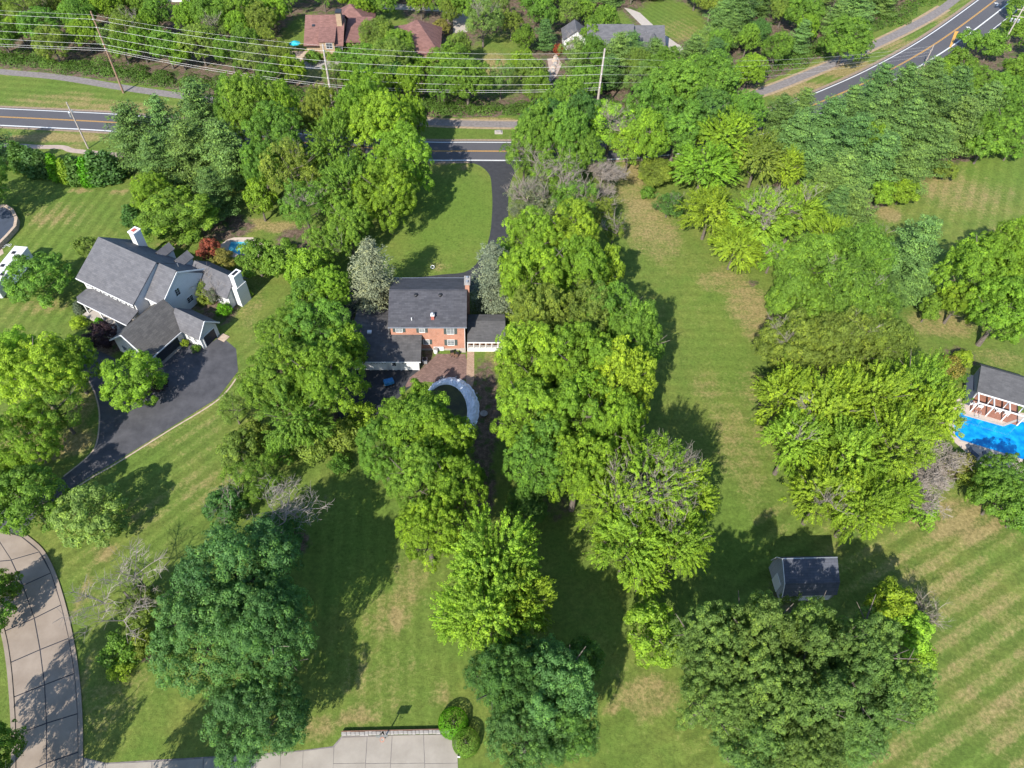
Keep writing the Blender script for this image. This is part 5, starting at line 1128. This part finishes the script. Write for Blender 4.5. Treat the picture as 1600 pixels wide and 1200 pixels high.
T(910, 1030, 34, 9, 'small', 'deep', 'small dark crown in the shade right of the bottom centre trees')
T(708, 1128, 24, 2, 'hedge', 'fresh', 'clipped round bright green shrub at the driveway corner'); T(728, 1158, 22, 2, 'hedge', 'mid', 'clipped shrub below the round one, partly under the tree')
# main central belt
for a in ((830, 380, 52, 15.9, 'lobed', 'bright', 'bright tree beside the asphalt drive at the head of the central belt'), (893, 372, 48, 15.9, 'lobed', 'lime', 'lime green tree on the lawn side near the head of the belt'), (830, 440, 56, 17.1, 'lobed', 'bright', 'bright tree right of the grey spruce by the house'), (905, 430, 54, 17.1, 'lobed', 'bright', 'bright tree with deep clefts in the upper belt'),
          (950, 425, 30, 13.4, 'small', 'lime', 'small lime crown at the lawn edge of the upper belt'), (850, 505, 56, 17.1, 'lobed', 'olive', 'olive green tree right of the sun porch'), (915, 500, 58, 17.1, 'lobed', 'olive', 'olive green tree in the middle of the central belt'), (950, 500, 48, 17.1, 'lobed', 'mid', 'green tree at the lawn side of the belt, above the round blue green one'),
          (990, 535, 46, 17.1, 'fine', 'mid', 'round blue green crown jutting onto the big lawn'), (830, 570, 64, 18.3, 'lobed', 'bright', 'large bright tree right of the brown patio'), (905, 575, 66, 19, 'lobed', 'bright', 'large bright tree at the heart of the central belt'), (962, 610, 60, 19, 'lobed', 'lime', 'large bright tree on the lawn side of the central belt'),
          (835, 650, 66, 18.3, 'lobed', 'bright', 'large bright tree right of the round garden table'), (910, 655, 66, 19, 'lobed', 'bright', 'large bright tree below the heart of the central belt'), (960, 680, 48, 18.3, 'lobed', 'bright', 'bright tree beside the deep shadow on the big lawn'), (840, 720, 56, 15.9, 'lobed', 'mid', 'green tree at the lower left of the central belt'), (905, 735, 56, 17.1, 'lobed', 'bright', 'bright tree touching the twiggy yellow one from the left'),
          (1010, 760, 76, 18.3, 'spray', 'bright', 'green crown full of bare grey twigs on the big lawn side', None, 12), (960, 790, 56, 17.1, 'spray', 'lime', 'yellow green tree with few bare twigs, left of the twiggy crown', None, 4), (1065, 770, 54, 15.9, 'spray', 'lime', 'twiggy yellow green crown farthest onto the big lawn', None, 8), (985, 850, 62, 14.6, 'spray', 'lime', 'yellow green tree at the bottom of the central belt'), (1055, 850, 54, 14.6, 'spray', 'lime', 'yellow green tree at the lower right tip of the belt', None, 2), (1005, 895, 42, 9, 'spray', 'yellow', 'yellowest low tree at the tip of the central belt'),
          (820, 790, 34, 7, 'fine', 'deep', 'shaded dark tree on the leaf covered ground'), (850, 600, 40, 14.6, 'lobed', 'mid', 'green tree filling the belt behind the patio')):
    T(*a)
# north end of the belt: mixed, half bare
for a in ((850, 200, 42, 13, 'lobed', 'deep', 'dark green tree over the road just right of the drive mouth'), (880, 165, 40, 14, 'lobed', 'mid', 'green tree between footpath and road below the central pole'), (820, 245, 38, 10, 'airy', 'mid', 'half bare tree beside the drive mouth', None, 5), (865, 270, 44, 11, 'airy', 'mid', 'half bare grey green tree right of the asphalt drive', None, 7),
          (905, 240, 38, 11, 'lobed', 'mid', 'dense green tree among the half bare ones'), (832, 315, 42, 9, 'airy', 'gray', 'grey half bare tree beside the asphalt drive', None, 7), (895, 310, 42, 10, 'airy', 'mid', 'twiggy green tree above the head of the belt', None, 6), (930, 330, 30, 8, 'airy', 'olive', 'small olive tree at the lawn edge with bare twigs', None, 3),
          (940, 280, 34, 8, 'deadbrush', 'gray', 'grey leafless tree among the half bare trees'), (955, 195, 38, 12, 'airy', 'yellow', 'yellow leaved thin tree right of the central pole', None, 4), (985, 225, 34, 11, 'airy', 'yellow', 'yellow leaved tree above the bare ground', None, 3), (960, 360, 18, 6, 'airy', 'olive', 'tiny olive tree with bare twigs at the big lawn edge', None, 2),
          (1060, 140, 56, 15, 'lobed', 'mid', 'big green tree covering the road right of the central pole'), (1110, 125, 50, 15, 'lobed', 'mid', 'big green tree covering the footpath bend'), (1060, 200, 46, 13, 'lobed', 'mid', 'green tree above the olive shrubs'), (1100, 180, 44, 13, 'lobed', 'deep', 'dark tree in the middle of the upper right grove'),
          (1140, 215, 58, 13, 'spray', 'bright', 'dense olive green tree near the road curve'), (1100, 260, 54, 11, 'spray', 'bright', 'dense olive green tree above the yellow twiggy one'), (1185, 245, 44, 12, 'spray', 'olive', 'olive tree left of the right pine belt'), (1025, 270, 30, 5.5, 'fine', 'olive', 'soft olive shrubby tree on the bare ground'), (1012, 302, 13, 2.6, 'bush', 'mid', 'round green bush on the dry lawn'), (1045, 320, 26, 5, 'airy', 'deep', 'small dark wispy tree at the top of the big lawn', None, 1),
          (1110, 330, 50, 11, 'spray', 'lime', 'bright yellow green tree with drooping sprays, left one'), (1190, 340, 60, 13, 'spray', 'lime', 'bright yellow green tree with bare twigs on top', None, 9), (1245, 330, 46, 12, 'spray', 'lime', 'bright yellow green tree beside the pines', None, 3), (1150, 385, 44, 9, 'spray', 'lime', 'bright drooping tree at the upper right lawn edge'), (1210, 395, 34, 8, 'spray', 'bright', 'drooping tree above the bare soil patch', None, 2)):
    T(*a)
for a in ((835, 212, 38, 15, 'lobed', 'mid', 'green tree nearest the drive mouth, hiding the road'), (880, 215, 40, 15, 'lobed', 'mid', 'green tree hiding the road between drive mouth and central pole'), (905, 180, 34, 14, 'lobed', 'deep', 'dark tree just left of the foot of the central pole'), (1015, 175, 42, 15, 'lobed', 'mid', 'tall green tree hiding the footpath right of the yellow trees'), (1010, 215, 36, 13, 'lobed', 'bright', 'green tree between the yellow trees and the dense olive one'),
          (1165, 175, 34, 11, 'lobed', 'mid', 'green tree at the left end of the visible road curve'), (365, 165, 34, 15, 'lobed', 'mid', 'green tree over the footpath right of the tall pines'), (440, 172, 34, 16, 'lobed', 'bright', 'bright tree over the footpath left of the central left pole'), (575, 150, 32, 15, 'lobed', 'bright', 'tallest bright crown against the footpath'), (640, 190, 28, 14, 'lobed', 'bright', 'bright crown left of the open stretch of road')):
    T(*a)
# right of the big lawn
for a in ((1270, 420, 56, 14.9, 'fine', 'mid', 'fine leaved tree at the upper left of the right grove'), (1340, 405, 52, 14.9, 'fine', 'mid', 'fine leaved tree in the upper middle of the right grove'), (1325, 470, 66, 16.1, 'fine', 'mid', 'largest fine leaved tree of the right grove', None, 2), (1250, 480, 52, 13.8, 'fine', 'mid', 'fine leaved tree at the big lawn side of the grove'),
          (1240, 540, 58, 13.8, 'fine', 'olive', 'dark olive tree on the lawn side above the yellow green group', None, 2), (1310, 545, 58, 14.9, 'fine', 'olive', 'dark olive tree in the middle of the right grove', None, 2), (1375, 540, 50, 13.8, 'fine', 'olive', 'dark olive tree on the right of the right grove'), (1370, 470, 36, 11.5, 'fine', 'pinelight', 'pale bluish tree beside the tall pale pine'),
          (1300, 370, 30, 11.5, 'spray', 'lime', 'small lime tree wedged above the right grove'), (1360, 375, 24, 9, 'airy', 'olive', 'thin olive tree left of the tall pale pine', None, 1),
          (1225, 620, 48, 13.8, 'spray', 'lime', 'yellow green tree at the left corner of the lower right group'), (1290, 640, 60, 16.1, 'spray', 'lime', 'yellow green tree in the upper middle of the lower right group', None, 1), (1360, 620, 58, 16.1, 'spray', 'lime', 'yellow green tree in the upper part of the lower right group'), (1430, 610, 56, 16.1, 'spray', 'lime', 'yellow green tree nearest the pool pavilion'),
          (1455, 650, 44, 14.9, 'spray', 'lime', 'yellow green tree overhanging the end of the pool'), (1240, 690, 48, 13.8, 'spray', 'lime', 'yellow green tree on the big lawn side of the lower right group', None, 1), (1320, 710, 64, 16.1, 'spray', 'lime', 'yellow green tree at the heart of the lower right group'), (1395, 695, 60, 16.1, 'spray', 'lime', 'yellow green tree above the grey dead tree'), (1290, 770, 54, 13.8, 'spray', 'lime', 'yellow green tree at the lower left of the group by the shed', None, 2),
          (1345, 790, 56, 13.8, 'spray', 'bright', 'green tree at the bottom of the group above the shed'), (1400, 770, 38, 9, 'spray', 'bright', 'green tree left of the dead grey tree'), (1440, 800, 28, 5, 'bush', 'bright', 'low green bush below the dead grey tree'),
          (1530, 430, 62, 14.9, 'lobed', 'bright', 'big bright round tree at the right edge, left half'), (1580, 400, 58, 16.1, 'lobed', 'bright', 'big bright tree at the right edge, upper part'), (1575, 480, 58, 14.9, 'lobed', 'bright', 'big bright tree at the right edge above the pavilion'), (1500, 470, 34, 9, 'lobed', 'bright', 'lower left crown of the big bright trees at the right edge'), (1630, 440, 70, 16.1, 'lobed', 'bright', 'bright tree beyond the right edge'),
          (1485, 575, 22, 3, 'bush', 'rust', 'orange tinted shrub left of the pavilion'), (1505, 560, 16, 3, 'bush', 'lime', 'lime shrub above the pavilion corner'), (1500, 590, 14, 2, 'bush', 'mid', 'green shrub beside the pavilion'),
          (1500, 725, 26, 3.2, 'bush', 'rust', 'orange green shrub below the near left pool corner'), (1515, 745, 22, 3, 'bush', 'olive', 'olive shrub beside the dead grey tree'), (1575, 745, 46, 8, 'lobed', 'mid', 'green tree at the right edge below the pool'), (1560, 780, 38, 7, 'small', 'mid', 'green tree at the right edge, lower left of its neighbour'), (1600, 800, 40, 7, 'small', 'mid', 'green tree cut by the right edge below the pool')):
    T(*a)
T(1448, 756, 66, 8, 'deadbrush', 'gray', 'dense grey leafless tree beside the yellow green group')
T(1425, 398, 42, 13, 'pine', 'pinelight', 'tall pale pine standing alone on the upper right lawn'); T(1425, 450, 34, 8, 'pine', 'pinelight', 'short pale pine below the tall pale one')
T(1455, 480, 20, 6, 'small', 'mid', 'small green tree in front of the big bright trees')
# bottom right
for a in ((1110, 1015, 62, 17, 'lobed', 'oak', 'dark oak like tree with reddish tips, left of the shed'), (1180, 1000, 66, 19.5, 'lobed', 'oak', 'dark tree directly below the shed, left half'), (1265, 1005, 62, 16.9, 'lobed', 'oak', 'dark tree directly below the shed, right half'), (1335, 1020, 58, 16.9, 'lobed', 'oak', 'dark tree at the upper right of the bottom group'), (1110, 1090, 58, 15.6, 'lobed', 'oak', 'dark tree at the left edge of the bottom group'),
          (1185, 1090, 66, 16.9, 'lobed', 'oak', 'dark tree in the centre of the bottom right group'), (1265, 1095, 66, 16.9, 'lobed', 'oak', 'dark tree right of centre in the bottom group'), (1345, 1090, 60, 15.6, 'lobed', 'oak', 'dark tree beside the tan striped lawn'), (1400, 1080, 50, 13, 'lobed', 'oak', 'dark tree at the right tip of the bottom group'), (1170, 1160, 60, 13, 'fine', 'oak', 'dark tree on the bottom edge, left one'), (1250, 1165, 62, 13, 'fine', 'oak', 'dark tree on the bottom edge, middle one'), (1335, 1150, 46, 9, 'fine', 'oak', 'dark tree on the bottom edge, right one'),
          (1022, 990, 52, 9, 'small', 'lime', 'yellow green small tree left of the dark bottom group'), (1395, 945, 36, 8, 'small', 'lime', 'bright yellow green tree right of the shed'), (1425, 985, 38, 7, 'small', 'yellow', 'yellow green tree beside the tan lawn below the shed'), (1440, 955, 24, 5, 'airy', 'gray', 'grey brown twiggy bush right of the shed', None, 3), (1440, 1030, 24, 4, 'bush', 'lime', 'lime bush at the tan lawn edge'), (1235, 925, 18, 3, 'bush', 'oak', 'reddish bush in front of the shed')):
    T(*a)
# --- pine belt along the curving road, right
pk = 0
for (x_, y_, r_, h_) in ((1215, 185, 30, 9), (1250, 175, 30, 9), (1240, 220, 36, 11), (1285, 205, 38, 12), (1270, 255, 38, 11), (1320, 180, 34, 11), (1325, 235, 40, 13), (1310, 285, 38, 11), (1360, 200, 40, 13), (1365, 150, 36, 12), (1370, 260, 40, 12), (1330, 330, 32, 9), (1400, 155, 38, 13), (1405, 215, 42, 14), (1410, 275, 36, 10), (1440, 190, 40, 14),
                          (1450, 240, 38, 12), (1445, 135, 34, 11), (1480, 160, 38, 13), (1490, 210, 38, 13), (1530, 180, 36, 12), (1300, 330, 30, 9), (1280, 300, 30, 9)):
    cl_ = 'pinelight' if pk % 3 else 'pine'; pk += 1
    t = T(x_, y_, r_, h_, 'pine', cl_, 'pine', 'pines of the belt beside the curving road')
    PENDING.append((x_, t, CW[cl_], 'pine', 'along the road side of the right belt' if y_ < 190 else ('in the middle of the right belt' if y_ < 250 else 'on the lawn side of the right belt')))
for (x_, y_, r_, h_, c_, k_) in ((1500, 100, 28, 8, 'mid', 'small'), (1530, 130, 34, 9, 'mid', 'lobed'), (1570, 150, 38, 10, 'mid', 'lobed'), (1600, 110, 36, 9, 'mid', 'lobed'), (1550, 70, 26, 7, 'mid', 'small'), (1590, 40, 26, 7, 'mid', 'small'), (1570, 200, 38, 10, 'mid', 'lobed'), (1600, 175, 36, 10, 'mid', 'lobed'), (1540, 225, 30, 8, 'mid', 'small'), (1580, 232, 20, 5, 'mid', 'small'), (1475, 110, 22, 7, 'bright', 'small'), (1515, 60, 18, 5, 'mid', 'small'), (1410, 300, 24, 5, 'bright', 'small'), (1380, 300, 22, 6, 'bright', 'small'), (1360, 220, 20, 9, 'bright', 'small'), (1230, 260, 30, 10, 'lime', 'spray'), (1480, 265, 18, 4, 'olive', 'small'), (1630, 70, 34, 8, 'mid', 'small'), (1635, 150, 40, 10, 'mid', 'lobed'), (1600, 0, 30, 8, 'mid', 'small')):
    t = T(x_, y_, r_, h_, k_, c_, 'tree', 'broadleaf trees of the belt beside the curving road')
    PENDING.append((x_, t, CW[c_], 'leafy small tree' if k_ == 'small' else 'leafy tree', 'above the right belt, near the power poles' if y_ < 120 else ('at the right end of the belt' if x_ > 1500 else 'among the belt pines at upper right')))
# --- woodland beyond the road, left to right, with clearings left open
clear = [(520, 55, 50, 42), (665, 62, 42, 34), (960, 48, 34, 26), (1010, 55, 34, 28), (1050, 25, 52, 34), (892, 48, 15, 14), (765, 70, 32, 42), (470, 62, 18, 18), (625, 30, 28, 18), (985, 15, 20, 18), (270, 4, 20, 9), (862, 108, 14, 24), (722, 40, 18, 18), (455, 35, 14, 30), (1060, 68, 16, 10), (1210, 38, 12, 16)]
edge = [(-80, 98), (0, 104), (95, 113), (193, 127), (300, 144), (400, 156), (520, 166), (600, 176), (700, 182), (830, 184), (930, 180), (1010, 172), (1100, 155), (1180, 130), (1240, 108), (1330, 72), (1420, 30), (1470, 0), (1520, -30)]
def edge_y(x):
    for (x0, y0), (x1, y1) in zip(edge, edge[1:]):
        if x0 <= x <= x1: return y0 + (y1 - y0) * (x - x0) / (x1 - x0)
    return -60
wr = random.Random(77); placed = []
tries = 0
while tries < 6000 and len(placed) < 225:
    tries += 1
    x_, y_ = wr.uniform(-60, 1500), wr.uniform(-75, 178); r_ = wr.choice((20, 24, 28, 32, 36)) * (.8 + .25 * max(0, y_) / 150)
    h_ = min(12, 4.5 + r_ * .2); bw = P(x_, y_, h_ * .6); ex_ = P(x_, edge_y(x_))
    if bw[1] < ex_[1] + 3.0: continue
    if any(((x_ - cx) / (rx + r_ * .6)) ** 2 + ((y_ - cy) / (ry + r_ * .6)) ** 2 < 1 for cx, cy, rx, ry in clear): continue
    if any(math.hypot(x_ - a, (y_ - b_) * 1.35) < (r_ + c_) * .60 for a, b_, c_ in placed): continue
    placed.append((x_, y_, r_))
for (x_, y_, r_) in placed:
    u = wr.random(); east = x_ > 940; big = r_ > 30
    if x_ > 850 and u < (.62 if east else .35): kd, cl_ = 'pine', wr.choice(('pine', 'pinelight'))
    elif u < .72: kd, cl_ = 'lobed', wr.choice(('mid', 'mid', 'bright', 'olive'))
    elif u < .85: kd, cl_ = 'fine', wr.choice(('mid', 'olive', 'deep'))
    else: kd, cl_ = 'airy', wr.choice(('olive', 'mid', 'pale'))
    h_ = min(12, 4.5 + r_ * .2) * wr.uniform(.9, 1.12)
    zone = next(z_ for lim, z_ in ((150, 'left of the tall brown pole'), (330, 'right of the tall brown pole'), (460, 'left of the brown roofed house'), (600, 'around the brown roofed house'), (760, 'around the right brown roof'), (880, 'left of the grey roofed house'),
                                   (1100, 'around the grey roofed house'), (1300, 'right of the far lawn'), (9999, 'above the curving road')) if x_ < lim)
    depth = 'at the top edge' if y_ < 35 else ('mid wood' if y_ < 88 else 'by the footpath')
    what = {'pine': 'pine', 'lobed': 'leafy tree', 'fine': 'fine tree', 'airy': 'thin tree'}[kd]
    t = T(x_, y_, r_ * 1.08, h_, kd, cl_, 'tree', f'{what}s of the woodland {zone}', wr.choice((0, 0, 0, 2)) if kd == 'airy' else 0)
    PENDING.append((x_, t, CW[cl_], what, f'{depth}, {zone}'))
settle()
# landmark trees of the woodland
T(648, 100, 24, 7, 'lobed', 'bright', 'bright tree in front of the right brown roof'); T(700, 95, 36, 9, 'lobed', 'mid', 'broad tree right of the second brown roof, under the wires'); T(565, 92, 30, 8, 'lobed', 'mid', 'tree in front of the brown house, right of the central left pole')
T(488, 90, 15, 3.2, 'bush', 'mid', 'bush below the paved terrace of the brown roofed house'); T(512, 86, 13, 3, 'bush', 'bright', 'bush under the tan dormer wall of the brown house'); T(530, 88, 14, 3.4, 'bush', 'mid', 'bush right of the dormer of the brown house'); T(548, 72, 14, 4, 'small', 'mid', 'small tree at the right front corner of the brown house'); T(606, 100, 26, 8, 'lobed', 'bright', 'bright tree below the gap between the brown roofs')
T(985, 78, 26, 7, 'pine', 'pine', 'pine in front of the grey garage roof'); T(960, 100, 26, 8, 'pine', 'pinelight', 'pine below the white deck of the grey roofed house'); T(1020, 92, 28, 8, 'pine', 'pine', 'pine right of the white deck below the grey roofs')
T(755, 30, 34, 12, 'airy', 'pale', 'pale airy tree with visible forked trunk on the far clearing', None, 3); T(690, 40, 14, 4, 'small', 'rust', 'small orange tinted tree right of the far brown roof'); T(590, 55, 30, 10, 'fine', 'olive', 'spreading olive tree over the brown roofed house'); T(620, 70, 30, 9, 'fine', 'mid', 'spreading green tree between the two brown roofs')
T(945, 30, 22, 9, 'lobed', 'mid', 'green tree in front of the grey roofs, beside the small white gable'); T(925, 50, 20, 8, 'lobed', 'mid', 'green tree hiding the middle of the grey roofed house'); T(873, 78, 9, 3, 'bush', 'red', 'dark red shrub beside the grey roofed house')
T(1325, 60, 40, 12, 'lobed', 'mid', 'big round green tree above the footpath at upper right'); T(1170, 110, 28, 9, 'lobed', 'bright', 'bright rounded tree by the footpath bend')
# undergrowth along the wood edge: ivy and low bushes as one mass
pts_ = []
x_ = -60
while x_ < 1480:
    for k in range(wr.choice((1, 2, 3))):
        yy = edge_y(x_) + wr.uniform(-9, 1) - k * 5; pts_.append((x_ + wr.uniform(-6, 6), yy))
    x_ += 9
C_, N_, T_ = [], [], []
for (a, b_) in pts_:
    p = np.array(P(a, b_)); p[1] += 1.5; r_ = wr.uniform(1.1, 2.7); m_ = int(60 * r_ * r_)
    u = unit(rng.normal(size=(m_, 3))); u[:, 2] = np.abs(u[:, 2]); C_.append(p + u * [r_, r_, r_ * .75]); N_.append(u + rng.normal(size=(m_, 3)) * .4 + [0, 0, .4]); T_.append(wr.uniform(.1, .5) + rng.uniform(-.1, .3, m_))
me = leaves_mesh('undergrowth', np.concatenate(C_), np.concatenate(N_), .34, np.concatenate(T_)); ug = link(bpy.data.objects.new('undergrowth', me)); ug.color = (.085, .155, .026, 1); tag(ug, 'low green undergrowth along the wood edge above the footpath', 'undergrowth', kind='stuff')
# fallen leaves and low weeds under the central trees
